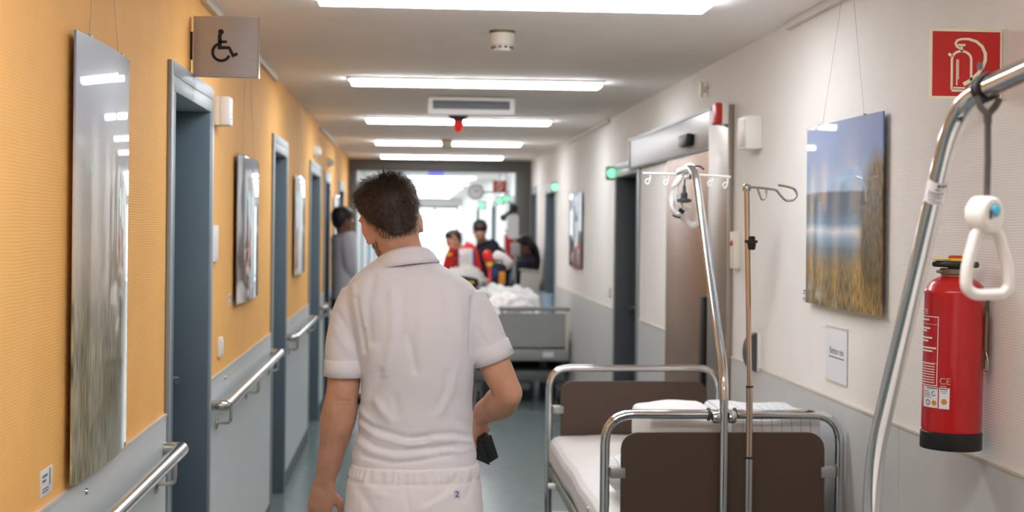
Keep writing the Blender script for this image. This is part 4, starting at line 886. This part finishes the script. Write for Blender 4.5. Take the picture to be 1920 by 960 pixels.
# ---- polo shirt: back folds follow the photograph
FOLDS = [  # polyline in photo pixels, half width px, height mm
    ([(700, 520), (690, 570), (694, 640)], 10, -2.2), ([(735, 545), (738, 600), (733, 650), (720, 700)], 9, 2.0), ([(755, 548), (757, 600), (752, 640)], 9, -1.6),
    ([(788, 560), (786, 620), (784, 670)], 9, 1.7), ([(835, 540), (842, 580), (848, 620)], 9, -1.9), ([(850, 530), (862, 570), (868, 610)], 9, 1.6), ([(765, 630), (775, 665), (780, 695)], 8, -2.2),
    ([(668, 560), (676, 600), (683, 660)], 6, -4.0), ([(888, 560), (884, 610), (883, 660)], 5, -4.0), ([(660, 540), (670, 570), (680, 610)], 7, 2.4),
    ([(700, 655), (690, 700), (682, 750)], 11, 2.4), ([(715, 700), (700, 740), (690, 775)], 11, -2.6), ([(705, 755), (720, 775), (735, 790)], 11, 3.2), ([(740, 745), (745, 770), (738, 790)], 10, -1.8),
    ([(840, 700), (832, 740), (815, 770)], 9, -2.4), ([(855, 690), (845, 740), (826, 775)], 8, 2.0), ([(675, 790), (710, 808), (760, 822), (800, 822)], 7, -3.6), ([(672, 800), (705, 820), (750, 832), (790, 833)], 6, 3.2),
    ([(770, 825), (815, 815), (850, 815), (882, 824)], 6, -3.4), ([(765, 838), (812, 826), (850, 826), (884, 834)], 6, 3.0), ([(668, 818), (700, 838), (740, 846), (790, 842), (850, 838)], 6, -3.0), ([(664, 834), (700, 850), (745, 858), (800, 852)], 7, 3.0),
    ([(680, 858), (740, 868), (790, 862), (850, 852)], 5, -2.2), ([(830, 848), (860, 850), (890, 846)], 6, 2.4), ([(668, 770), (685, 790), (700, 800)], 8, 2.6), ([(860, 790), (875, 800), (886, 808)], 8, -2.0),
    ([(630, 590), (645, 610), (660, 640)], 8, -1.6), ([(626, 620), (642, 645), (655, 665)], 8, 1.6), ([(900, 580), (915, 600), (922, 625)], 8, 1.3), ([(895, 620), (910, 640), (920, 655)], 7, -1.4), ([(720, 505), (750, 520), (790, 522), (815, 508)], 8, 1.2)]
def fold_field(x, z, folds, Y):
    px = []; d = np.zeros_like(x)
    for pts, wd, amp in folds:
        P = [Wp(a, b, Y) for a, b in pts]; best = np.full_like(x, 9.)
        for A, B in zip(P, P[1:]):
            L2 = (B.x - A.x) ** 2 + (B.z - A.z) ** 2; t = np.clip(((x - A.x) * (B.x - A.x) + (z - A.z) * (B.z - A.z)) / L2, 0, 1)
            best = np.minimum(best, np.hypot(x - A.x - t * (B.x - A.x), z - A.z - t * (B.z - A.z)))
        d += amp / 1000 * np.exp(-(best / (wd * .8 / 690)) ** 2)
    return d
def shirt_disp(co, no):
    x, y, z = co.T; back = np.clip(-no[:, 1], 0, 1) ** .5
    d = fold_field(x, z, FOLDS, 3.80) * 1.95 * back
    d += (1 - back) * .003 * np.sin(60 * z + 9 * y) * np.exp(-((z - 1.03) / .12) ** 2)
    d += .0012 * np.sin(23 * x + 17 * z) * np.sin(31 * z - 11 * x)
    return co + no * d[:, None]
bm = bmesh.new(); stack(bm, rows(TORSO), 40, 2.4)
SL = [Wp(676, 552), Wp(657, 600), Wp(648, 650), Wp(646.5, 697)]; SR = [Wp(872, 562), Wp(899, 605), Wp(913, 640), Wp(924, 668)]
limb(bm, SL, [.054, .0555, .055, .0545], 24, None, False); limb(bm, SR, [.054, .0555, .055, .0555], 24, None, False)
shirt = skin('polo_shirt', bm, .005, 6, 'polo_white', man, shirt_disp)
def cuff(P, r, tilt=0):
    d = (P[-1] - P[-2]).normalized(); b = P[-1]; bm = bmesh.new()
    prof = [(r - .010, .014), (r - .002, .0135), (r + .0035, .012), (r + .0030, -.010), (r + .0025, -.033), (r - .002, -.035)]; n = 32
    s = Vector((1, 0, 0)); s = (s - d * s.dot(d)).normalized(); q = d.cross(s); R_ = [[bm.verts.new(b + d * h + (s * math.cos(2 * PI * k / n) + q * math.sin(2 * PI * k / n)) * rr) for k in range(n)] for rr, h in prof]
    for A, B in zip(R_, R_[1:]):
        for k in range(n): bm.faces.new((A[k], A[(k + 1) % n], B[(k + 1) % n], B[k]))
    fin('cuff', bm, 'polo_white', shirt, smooth=True)
cuff(SL, .0545); cuff(SR, .0555)
# collar: stand with a turned-down fall
def collar_ring(pl, pr, pc, ry, yc, n=48):
    a, b, c = Wp(*pl, yc), Wp(*pr, yc), Wp(*pc, yc); R_ = []
    for k in range(n):
        t = 2 * PI * k / n; u = math.cos(t); v = math.sin(t); base = (a + b) / 2; x = base.x + (b.x - a.x) / 2 * u
        z = a.z + (b.z - a.z) * (u + 1) / 2 + (c.z - (a.z + b.z) / 2) * max(0, -v) ** 1.5 - .03 * max(0, v); R_.append(Vector((x, yc + ry * v, z)))
    return R_
rg = [collar_ring((714, 500), (806, 486), (758, 478), .064, 3.914), collar_ring((712, 486), (804, 472), (757, 466), .063, 3.914), collar_ring((710, 482), (806, 468), (757, 462), .067, 3.914), collar_ring((704, 487), (812, 473), (758, 468), .073, 3.912), collar_ring((697, 499), (820, 484), (758, 483), .084, 3.91), collar_ring((693, 508), (825, 490), (757, 494), .092, 3.909), collar_ring((695, 509), (823, 492), (757, 495), .086, 3.909)]
bm = bmesh.new(); vr = [[bm.verts.new(p) for p in r] for r in rg]
for A, B in zip(vr, vr[1:]):
    for k in range(48): bm.faces.new((A[k], A[(k + 1) % 48], B[(k + 1) % 48], B[k]))
fin('collar', bm, 'polo_white', shirt, smooth=True)
# ---- trousers
TF = [([(757, 886), (760, 920), (768, 960), (770, 1010)], 4, -3.0), ([(680, 905), (700, 925), (720, 930)], 9, 2.4), ([(664, 915), (690, 945), (700, 965)], 9, -2.6), ([(800, 940), (830, 925), (850, 905)], 8, -2.4), ([(785, 955), (825, 940), (850, 925)], 8, 2.2), ([(870, 940), (885, 920), (892, 900)], 7, -2.4), ([(820, 905), (845, 895), (870, 888)], 7, 1.4)]
zb = Wp(775, 880).z
def trouser_disp(co, no):
    x, y, z = co.T; back = np.clip(-no[:, 1], 0, 1) ** .5
    d = fold_field(x, z, TF, 3.77) * 1.3 * back; ang = np.arctan2(y - 3.905, x - gx)
    band = np.exp(-((z - zb + .002) / .014) ** 4); d += band * (.0022 * np.sin(ang * 46 + 3 * np.sin(7 * ang)) + .0010 * np.sin(ang * 91)); d -= .0028 * np.exp(-((z - zb + .020) / .004) ** 2)
    d += .003 * np.sin(40 * z + 6 * ang) * (z < .8)
    return co + no * d[:, None]
bm = bmesh.new(); stack(bm, rows(HIPS), 40, 2.4)
for s, ky, ay in ((-1, 3.94, 3.80), (1, 4.02, 4.06)): limb(bm, [(gx + s * .086, 3.90, .86), (gx + s * .094, 3.92, .68), (gx + s * .094, ky, .49), (gx + s * .094, (ky + ay) / 2, .30), (gx + s * .094, ay, .09)], [.098, .097, .080, .073, .070], 22, None, False)
trs = skin('trousers', bm, .0055, 4, 'trouser_white', man, trouser_disp)
bv = BVHTree.FromPolygons([v.co.copy() for v in trs.data.vertices], [tuple(p.vertices) for p in trs.data.polygons])
def hit(px, py, lift=.0012): d = ray(px, py).normalized(); r = bv.ray_cast(CAMP, d); return (r[0] if r[0] else Wp(px, py, 3.77)) - d * lift
def patch(name, x0, x1, y0, y1, m, parent, lift, n=5):
    bm = bmesh.new(); g = [[bm.verts.new(hit(x0 + (x1 - x0) * i / n, y0 + (y1 - y0) * j / n, lift)) for i in range(n + 1)] for j in range(n + 1)]
    for j in range(n):
        for i in range(n): bm.faces.new((g[j][i], g[j + 1][i], g[j + 1][i + 1], g[j][i + 1]))
    return fin(name, bm, m, parent, smooth=True)
pc = patch('size_patch', 851, 863, 919, 935, 'name_patch', trs, .0015)
me = text_mesh('2', .022)
for v in me.vertices: v.co = hit(857 + v.co.x * 690, 927 - v.co.y * 690, .003)
link('lettering', me, 'ink_violet', pc)
pk = patch('back_pocket', 810, 892, 946, 1010, 'trouser_white', trs, .004, 8); patch('pocket_flap', 840, 893, 956, 985, 'trouser_white', pk, .008, 8)
for s, ay in ((-1, 3.80), (1, 4.06)):
    bm = bmesh.new(); limb(bm, [(gx + s * .092, ay - .05, .05), (gx + s * .095, ay + .04, .052), (gx + s * .10, ay + .17, .036)], [(.05, .043), (.05, .045), (.034, .042)], 18, (0, 0, 1)); sh = fin('shoe', bm, 'shoe_white', man, smooth=True)
    box('shoe_sole', (gx + s * .097 - .042, ay - .09, 0), (gx + s * .097 + .042, ay + .205, .016), 'rubber', sh, .006)
# ---- hair: close cap that thins out at the nape plus short strands flowing from the crown
def hairline(th, low=0.0):                            # lowest hair height on the skull for each direction (th = -90 deg is the back)
    b = max(0, -math.sin(th)); f = max(0, math.sin(th)); return .022 - (.098 + low) * b ** 1.1 + .045 * f ** 1.2
def thick(z, th):
    h = (z - hairline(th)); k = max(0.0, min(1.0, h / .07)); return -.0006 + .0105 * k * k * (3 - 2 * k) + .003 * max(0, z / .1)
bm = bmesh.new(); nu, nv = 64, 26; HMs = HM @ Matrix.Scale(HS, 4); G = []
for j in range(nv + 1):
    R_ = []
    for i in range(nu):
        th = 2 * PI * i / nu; z0 = hairline(th); z = z0 + (.1138 - z0) * (j / nv) ** .8
        R_.append(bm.verts.new(HMs @ (skull_point(th, z, thick(z, th)) + Vector((0, 0, .010 * max(0, (z - .06) / .054))))))
    G.append(R_)
for A, B in zip(G, G[1:]):
    for i in range(nu): bm.faces.new((A[i], A[(i + 1) % nu], B[(i + 1) % nu], B[i]))
bm.faces.new(G[-1])
cap = fin('hair', bm, 'hair_brown', man, smooth=True)
crown = Vector((.005, -.045, .118)); V_ = []; Fc = []
for k in range(22000):
    th = rng.uniform(0, 2 * PI); z0 = hairline(th, .012) - .006; z = z0 + (.113 - z0) * rng.random() ** .85
    tk = thick(z, th); p = skull_point(th, z, max(0, tk * .7)); c = skull_point(th, z, tk + .02); nrm = (c - p).normalized()
    if z > .06: nrm = (nrm + Vector((0, 0, 1.2 * (z - .06) / .05))).normalized(); p = p + Vector((0, 0, .010 * max(0, (z - .06) / .054)))
    fl = p - crown; fl = fl - nrm * fl.dot(nrm); fl = (fl.normalized() + Vector((rng.normal(), rng.normal(), rng.normal())) * .35); fl.normalize()
    up_ = max(0.0, min(1.0, (z - hairline(th)) / .07)); ln = .006 + .019 * up_ * rng.uniform(.6, 1.3); lay = .10 + .55 * rng.random() * (z > .06)
    q1 = p + (fl * (1 - lay) + nrm * lay).normalized() * ln * .5; q2 = q1 + (fl * (1.1 - lay) + nrm * (lay - .1)).normalized() * ln * .5
    sd_ = nrm.cross(fl).normalized() * (.0008 if up_ > .35 else .0004); b = len(V_)
    V_ += [HMs @ (p - sd_), HMs @ (p + sd_), HMs @ (q1 + sd_ * .8), HMs @ (q1 - sd_ * .8), HMs @ q2]; Fc += [(b, b + 1, b + 2, b + 3), (b + 3, b + 2, b + 4)]
me = bpy.data.meshes.new('hair_strands'); me.from_pydata([tuple(v) for v in V_], [], Fc); hs_ = link('hair_strands', me, 'hair_strand', cap); hs_['kind'] = 'stuff'
# beard along the jaw
V_ = []; Fc = []
for k in range(2600):
    th = rng.uniform(-.35, PI + .35); z = rng.uniform(-.108, -.045 if abs(math.cos(th)) > .5 else -.07); p = skull_point(th, z, .000); nrm = (skull_point(th, z, .02) - p).normalized(); fl = (Vector((0, 0, -1)) + nrm * .6 + Vector((rng.normal(), rng.normal(), rng.normal())) * .3).normalized(); sd_ = nrm.cross(fl).normalized() * .0005; b = len(V_)
    V_ += [HMs @ (p - sd_), HMs @ (p + sd_), HMs @ (p + fl * .008)]; Fc.append((b, b + 1, b + 2))
me = bpy.data.meshes.new('beard'); me.from_pydata([tuple(v) for v in V_], [], Fc); bd = link('beard', me, 'hair_brown', man); bd['kind'] = 'stuff'
# wallet in his right hand
hp = Wp(904, 828, 4.10)
t = thing('wallet', 'black case held in the right hand of the man in white', 'wallet', hp, 0)
t.rotation_euler = (.1, -.42, .5); box('case', (-.022, -.045, -.05), (.014, .045, .03), 'black_plastic', t, .006); box('flap', (-.026, -.046, -.052), (-.022, .046, .02), 'black_plastic', t, .0015)
# ================================================================ grey bed farther down the corridor
YG, XG = 13.12, 1.03
g = thing('ward_bed', 'grey ward bed with flat footboard heaped with white linen', 'bed', (XG, YG, 0), 0)
prism('footboard', [(-.44, .52), (.42, .52), (.42, .835), (-.16, .835), (-.20, .82), (-.36, .60), (-.44, .54)], -.015, .015, 'bed_grey', g, .005)
box('footboard_post', (.42, -.02, .50), (.45, .02, .87), 'cream_plastic', g, .004)
box('top_rail', (-.20, -.03, .855), (.46, .03, .895), 'grey_plastic', g, .012)
for x in (-.17, .435): box('rail_support', (x - .012, -.012, .83), (x + .012, .012, .86), 'grey_plastic', g)
box('end_bumper', (-.46, -.03, .395), (.46, .04, .505), 'bed_grey', g, .02); box('maker_plate', (.21, -.034, .43), (.31, -.03, .48), 'white_paper', g)
box('mattress_deck', (-.45, .05, .42), (.45, 2.02, .50), 'bed_grey_dark', g, .01); box('lower_frame', (-.42, .0, .20), (.42, 2.0, .30), 'bed_grey_dark', g, .02); box('motor_case', (-.2, .03, .12), (.1, .5, .20), 'bed_grey_dark', g, .01)
for s in (-1, 1):
    box('lift_arm', (s * .25 - .03, .3, .28), (s * .25 + .03, .45, .44), 'bed_grey_dark', g)
    for y in (.06, 1.95): castor(g, s * .38, y); box('wheel_post', (s * .38 - .03, y - .03, .13), (s * .38 + .03, y + .03, .22), 'bed_grey_dark', g)
soft('mattress', (-.44, .03, .50), (.44, 2.0, .68), 'sheet_white', g, .02, .01, .05, 4)
box('headboard', (-.44, 2.02, .45), (.44, 2.05, .95), 'bed_grey', g, .01)
def heap(name, c, r, m, label, cat, seed, n=36, group=None):
    bm = bmesh.new(); bmesh.ops.create_icosphere(bm, subdivisions=5, radius=1)
    for v in bm.verts:
        p = v.co; k = 1 + .10 * math.sin(5 * p.x + 3 * p.y + seed) + .07 * math.sin(9 * p.y - 7 * p.x + seed) * math.sin(8 * p.z + seed) + .04 * math.sin(17 * p.x + 13 * p.y + seed)
        z = p.z if p.z > -.35 else -.35; v.co = Vector((c[0] + p.x * r[0] * k, c[1] + p.y * r[1] * k, c[2] + (z + .35) * r[2] * k))
    return tag(fin(name, bm, m, None, smooth=True), label, cat, group)
heap('crumpled_sheet', (XG - .10, YG + .45, .705), (.30, .35, .20), 'sheet_white', 'crumpled white sheet at the foot of the grey ward bed', 'sheet', 1, group='linen on the ward bed')
heap('crumpled_blanket', (XG - .05, YG + 1.35, .705), (.34, .42, .24), 'linen_grey', 'crumpled light grey blanket toward the head of the grey ward bed', 'blanket', 4, group='linen on the ward bed')
q = on_y(1022, 545, YG + 1.75); b = thing('blue_basin', 'pale blue plastic basin on the far end of the ward bed', 'basin', (q.x + .05, YG + 1.74, .71), 0); lathe('basin_wall', [(.075, 0), (.09, .22), (.095, .225), (.085, .22), (.07, .01)], 'water_blue', b, 24)
q = on_y(993, 525, YG + 2.35)
b = thing('overbed_tray', 'small beige tilted tray table standing in front of the woman in navy', 'tray table', (q.x + .02, YG + 2.5, 0), 0)
tr = box('tray_top', (-.11, -.012, -.13), (.11, .012, .10), 'cream_plastic', b, .008); tr.location = (0, 0, q.z); tr.rotation_euler = (-.2, .12, .2); tube('post', [(0, .03, .04), (0, .03, q.z)], .018, 'bed_metal', b); box('tray_lip', (-.13, -.04, .085), (.13, .02, .105), 'cream_plastic', tr, .006); box('tray_foot', (-.07, -.05, 0), (.07, .1, .045), 'bed_metal', b, .008)

# drip stand with monitor arm
q = on_y(966, 470, 15.42); b = thing('drip_stand', 'distant drip stand with black clamp and hanging fluid bag', 'drip stand', (q.x, 15.42, 0), 0); o = b.location
tube('pole', [(0, 0, .05), (0, 0, 1.86)], .014, 'rail_steel', b)
for k in range(5): a = 2 * PI * k / 5 + .3; fo = tube('foot', [(0, 0, .075), (.11 * math.cos(a), .11 * math.sin(a), .055)], .014, 'rail_steel', b); lathe('foot_wheel', [(.012, -.01), (.026, -.008), (.026, .008), (.012, .01)], 'rubber', fo, 14, (.11 * math.cos(a), .11 * math.sin(a), .026), 'x')
px_tube('clamp_arm', [(962, 392), (944, 408)], 15.40, .02, 'black_plastic', b); ellc = on_y(963, 391, 15.40) - o
lathe('clamp_head', [(.02, -.05), (.045, -.03), (.045, .03), (.02, .05)], 'black_plastic', b, 18, ellc); lathe('clamp_tip', [(.015, -.035), (.035, -.02), (.035, .02), (.015, .035)], 'dark_grey_plastic', b, 18, on_y(944, 408, 15.40) - o)
c0 = on_y(962, 425, 15.38) - o; prism('fluid_bag', rrect(c0.x - .06, c0.x + .06, c0.z - .13, c0.z + .13, .03), c0.y - .02, c0.y + .02, 'linen_grey', b, .012); box('pump_case', (-.05, -.05, 1.32), (.05, .02, 1.46), 'grey_plastic', b, .008)

# ================================================================ stretcher with gear
t = thing('stretcher', 'rescue stretcher with white mattress behind the ward bed', 'stretcher', (.55, 15.36, 0), 0)
for s in (-1, 1):
    tube('side_bar', [(s * .28, 0, .82), (s * .28, 1.4, .82)], .018, 'rail_steel', t)
    for y in (.15, 1.25): tube('leg', [(s * .26, y, .80), (s * .24, y, .12)], .016, 'rail_steel', t); castor(t, s * .24, y)
for y in (.1, .7, 1.3): tube('cross_bar', [(-.28, y, .82), (.28, y, .82)], .014, 'rail_steel', t)
soft('mattress', (-.27, .02, .84), (.27, 1.38, .93), 'sheet_white', t, .01, .006, .03, 6, 4)
heap('white_blanket', (.60, 15.75, .95), (.27, .22, .17), 'sheet_white', 'bulky white blanket roll on the stretcher below the red jacket', 'blanket', 7)
def bag(name, lo, hi, m, label, cat):
    o_ = thing(name, label, cat, ((lo[0] + hi[0]) / 2, (lo[1] + hi[1]) / 2, lo[2]), 0); c = o_.location
    soft('bag_body', Vector(lo) - c, Vector(hi) - c, m, o_, .02, .012, .03, 9, 3); return o_
q = on_y(937, 520, 15.5); bg_ = bag('equipment_bag', (q.x - .09, 15.35, .99), (q.x + .06, 15.62, 1.22), 'dark_cloth', 'dark equipment bag with orange and yellow patches on the stretcher edge', 'bag')
box('orange_panel', (-.005, -.15, .02), (.065, -.136, .16), 'orange_cloth', bg_, .005); box('blue_panel', (-.075, -.15, .10), (-.02, -.136, .19), 'blue_cloth', bg_, .005); tube('bag_handle', [(-.05, 0, .22), (-.05, 0, .28), (.04, 0, .28), (.04, 0, .22)], .008, 'dark_cloth', bg_, 8, .02)
q = on_y(880, 525, 15.42); bg_ = bag('kit_pouch', (q.x - .16, 15.38, .985), (q.x + .1, 15.5, 1.07), 'dark_cloth', 'flat black and yellow kit pouch in front of the white blanket roll', 'bag'); box('yellow_stripe', (-.10, -.075, .03), (.08, -.062, .055), 'yellow_cloth', bg_, .003)

# ================================================================ people in the background
def figure(label, M, sc, J, skinm, hairm, top, topm, legm, hair_long=False, curl=.5, lat=(1, 0, 0)):
    """J: joints neck chest pelvis shL elL wrL shR elR wrR hipL knL anL hipR knR anR (world)"""
    J = {k: Vector(v) for k, v in J.items()}; bm = bmesh.new(); head_local(bm, M, sc)
    limb(bm, [M @ Vector((0, -.02, -.05)), J['neck']], [.054, .058], 16)
    TR = [(.065, .075), (.165, .10), (.155, .105), (.165, .115)]
    tp = [J['neck'] - Vector((0, 0, .03)), J['chest'] + (J['neck'] - J['chest']) * .55, (J['chest'] + J['pelvis']) / 2, J['pelvis']]
    limb(bm, tp, TR, 20, lat)
    fwd = (M.to_3x3() @ Vector((0, 1, 0))).normalized()
    for s in 'LR':
        limb(bm, [J['sh' + s], J['el' + s], J['wr' + s]], [.050, .042, .028], 14); d = (J['wr' + s] - J['el' + s]).normalized(); hand(bm, J['wr' + s], d, Vector((0, 0, 1)) - fwd * .3 if abs(d.z) < .7 else -fwd + Vector((.2, .1, 0)), fwd if abs(d.z) > .7 else Vector(lat), 1.0, curl)
        limb(bm, [J['hip' + s], J['kn' + s], J['an' + s]], [.085, .056, .04], 14); limb(bm, [J['an' + s] + Vector((0, 0, -.03)), J['an' + s] + Vector((fwd.x, fwd.y, 0)).normalized() * .13 + Vector((0, 0, -.05))], [.04, .03], 12)
    body = skin('person', bm, .008, 2, skinm); tag(body, label, 'person', None); eyes(M, body, sc)
    bm = bmesh.new(); limb(bm, tp, [(r[0] + .018, r[1] + .018) for r in TR], 20, lat)
    for s in 'LR': w_ = J['el' + s] + (J['wr' + s] - J['el' + s]) * .85; limb(bm, [J['sh' + s], J['el' + s], w_], [.064, .056, .043], 14)
    jk = skin(top, bm, .011, 3, topm, body)
    bm = bmesh.new(); limb(bm, [J['pelvis'] + (J['chest'] - J['pelvis']) * .35, J['pelvis'] - Vector((0, 0, .06))], [(.17, .12), (.178, .132)], 18, lat)
    for s in 'LR': limb(bm, [J['hip' + s], J['kn' + s], J['an' + s] + Vector((0, 0, .02))], [.098, .075, .062], 14, None, False)
    skin('trousers', bm, .012, 3, legm, body)
    for s in 'LR':
        bm = bmesh.new(); f2 = Vector((fwd.x, fwd.y, 0)).normalized(); a_ = J['an' + s]; limb(bm, [Vector((a_.x, a_.y, .048)) - f2 * .05, Vector((a_.x, a_.y, .05)) + f2 * .04, Vector((a_.x, a_.y, .036)) + f2 * .17], [(.046, .042), (.046, .045), (.034, .042)], 12, (0, 0, 1)); fin('shoe', bm, 'rubber', body, smooth=True)
    Ms = M @ Matrix.Scale(sc, 4); bm = bmesh.new(); nu, nv = 40, 14; G = []
    for j in range(nv + 1):
        R_ = []
        for i in range(nu):
            th = 2 * PI * i / nu; b_ = max(0, -math.sin(th)); f_ = max(0, math.sin(th)); z0 = -.02 - (.085 if not hair_long else .095) * b_ + .07 * f_; z = z0 + (.1138 - z0) * (j / nv) ** .8
            R_.append(bm.verts.new(Ms @ (skull_point(th, z, .002 + .011 * min(1, (z - z0) / .04)) + Vector((0, 0, .008 * max(0, (z - .06) / .054))))))
        G.append(R_)
    for A, B in zip(G, G[1:]):
        for i in range(nu): bm.faces.new((A[i], A[(i + 1) % nu], B[(i + 1) % nu], B[i]))
    bm.faces.new(G[-1]); hr = fin('hair', bm, hairm, body, smooth=True)
    if hair_long:
        bm = bmesh.new(); limb(bm, [Ms @ Vector((0, -.06, .04)), Ms @ Vector((0, -.10, -.06)), Ms @ Vector((0, -.10, -.20)), Ms @ Vector((0, -.06, -.34))], [(.075, .05), (.085, .05), (.08, .045), (.05, .03)], 16, (M.to_3x3() @ Vector((1, 0, 0)))); fin('long_hair', bm, hairm, hr, smooth=True)
    return body, jk
def face(px, py, Y, yaw, pitch=0.0, roll=0.0):      # yaw: direction the face points, 0 = away from the camera, counter-clockwise
    return Matrix.Translation(on_y(px, py, Y)) @ Matrix.Rotation(yaw, 4, 'Z') @ Matrix.Rotation(roll, 4, 'Y') @ Matrix.Rotation(-pitch, 4, 'X')
# navy shirt, leaning over, facing the camera
Yb = 17.45; P_ = lambda x, y, Y=Yb: on_y(x, y, Y)
bx = P_(912, 470).x
figure('dark haired person in navy top bending over the stretcher', face(900, 432, Yb - .12, PI + .15, .55), 1.02,
       dict(neck=P_(906, 458), chest=P_(914, 478), pelvis=(bx + .12, Yb + .08, .98), shL=P_(888, 470), elL=P_(880, 510), wrL=P_(884, 525, Yb - .22), shR=P_(936, 472), elR=P_(952, 506, Yb - .02), wrR=P_(936, 500, Yb - .24),
            hipL=(bx + .02, Yb + .08, .90), knL=(bx + .02, Yb + .02, .49), anL=(bx + .02, Yb + .08, .09), hipR=(bx + .2, Yb + .08, .90), knR=(bx + .2, Yb + .02, .49), anR=(bx + .2, Yb + .08, .09)), 'skin', 'hair_brown', 'navy_top', 'navy_cloth', 'navy_cloth')
q = P_(941, 488, 17.1); o = thing('white_cushion', 'white cushion held in front of the person in navy', 'cushion', q, 0); soft('cushion_body', (-.13, -.035, -.07), (.13, .035, .07), 'sheet_white', o, .01, .01, .03, 2, 3); o.rotation_euler = (0, .55, 0)
# red jacket with white panel
Ya = 16.95; P_ = lambda x, y, Y=Ya: on_y(x, y, Y); ax = P_(880, 480).x
bd_, jk_ = figure('person in red and white rescue jacket with raised hand by the stretcher', face(850, 450, Ya - .05, PI - .9, .25, .1), 1.0,
       dict(neck=P_(862, 468), chest=P_(874, 486), pelvis=(ax, Ya + .03, .98), shL=P_(845, 478), elL=P_(838, 500, Ya - .1), wrL=P_(849, 462, Ya - .17), shR=P_(914, 478), elR=P_(924, 512, Ya - .05), wrR=P_(916, 535, Ya - .2),
            hipL=(ax - .09, Ya + .03, .9), knL=(ax - .09, Ya, .49), anL=(ax - .09, Ya + .04, .09), hipR=(ax + .09, Ya + .03, .9), knR=(ax + .09, Ya, .49), anR=(ax + .09, Ya + .04, .09)), 'skin', 'hair_brown', 'rescue_jacket', 'red_cloth', 'navy_cloth')
bj = BVHTree.FromPolygons([v.co.copy() for v in jk_.data.vertices], [tuple(p.vertices) for p in jk_.data.polygons])
def jpatch(name, x0, x1, y0, y1, m, n=6):
    bm = bmesh.new(); g_ = {}
    for j in range(n + 1):
        for i in range(n + 1):
            d = ray(x0 + (x1 - x0) * i / n, y0 + (y1 - y0) * j / n).normalized(); r = bj.ray_cast(CAMP, d)
            if r[0]: g_[i, j] = bm.verts.new(r[0] - d * .008)
    for j in range(n):
        for i in range(n):
            k = [(i, j), (i, j + 1), (i + 1, j + 1), (i + 1, j)]
            if all(a in g_ for a in k): bm.faces.new([g_[a] for a in k])
    if len(bm.faces): fin(name, bm, m, jk_, smooth=True)
    else: bm.free()
jpatch('white_panel', 860, 886, 466, 498, 'sheet_white'); jpatch('yellow_shoulder', 898, 912, 462, 472, 'yellow_cloth'); jpatch('yellow_sleeve_band', 908, 930, 492, 500, 'yellow_cloth'); jpatch('blue_edge', 886, 890, 468, 498, 'blue_cloth'); jpatch('yellow_sleeve_band', 836, 848, 474, 480, 'yellow_cloth'); jpatch('blue_edge', 857, 860, 468, 496, 'blue_cloth')
# woman with long black hair in navy, turned to the left
Yc = 16.05; P_ = lambda x, y, Y=Yc: on_y(x, y, Y); cx_ = P_(990, 500).x
figure('woman with long black hair in navy top by the right wall', face(983, 460, Yc, PI / 2 + .35, .3), .98,
       dict(neck=P_(987, 482), chest=P_(988, 502), pelvis=(cx_ + .02, Yc + .02, .93), shL=P_(976, 498, Yc - .15), elL=P_(970, 530, Yc - .2), wrL=P_(958, 540, Yc - .12), shR=P_(994, 498, Yc + .15), elR=P_(992, 535, Yc + .18), wrR=P_(966, 545, Yc + .12),
            hipL=(cx_ + .02, Yc - .08, .86), knL=(cx_ - .02, Yc - .08, .47), anL=(cx_ + .02, Yc - .08, .09), hipR=(cx_ + .02, Yc + .1, .86), knR=(cx_ - .02, Yc + .1, .47), anR=(cx_ + .02, Yc + .1, .09)), 'skin_dark', 'hair_black', 'navy_tunic', 'navy_cloth', 'navy_cloth', True, .5, (0, 1, 0))
# person standing by the left wall
Yd = 13.1; P_ = lambda x, y, Y=Yd: on_y(x, y, Y); dx_ = P_(648, 470).x
figure('person in light grey jacket and dark trousers by the orange wall', face(643, 412, Yd, -PI / 2 + .5, .1), 1.0,
       dict(neck=P_(644, 437), chest=P_(645, 458), pelvis=(dx_, Yd, .97), shL=P_(638, 448, Yd + .14), elL=P_(640, 488, Yd + .17), wrL=P_(652, 518, Yd + .12), shR=P_(650, 448, Yd - .14), elR=P_(655, 490, Yd - .17), wrR=P_(661, 522, Yd - .1),
            hipL=(dx_, Yd + .09, .9), knL=(dx_ + .02, Yd + .09, .49), anL=(dx_, Yd + .09, .09), hipR=(dx_, Yd - .09, .9), knR=(dx_ + .02, Yd - .09, .49), anR=(dx_, Yd - .09, .09)), 'skin_dark', 'hair_black', 'grey_jacket', 'grey_cloth', 'dark_cloth', False, .4, (0, 1, 0))
# second extinguisher beyond the frame
ex = [o for o in bpy.data.objects if o.name == 'fire_extinguisher'][0]
c = copy_tree(ex); q = on_y(938, 425, 21.0); c.location = (XR - .1, 20.2, 1.10); c['label'] = 'small distant red fire extinguisher beyond the fire door frame'; ex['group'] = c['group'] = 'fire extinguishers'
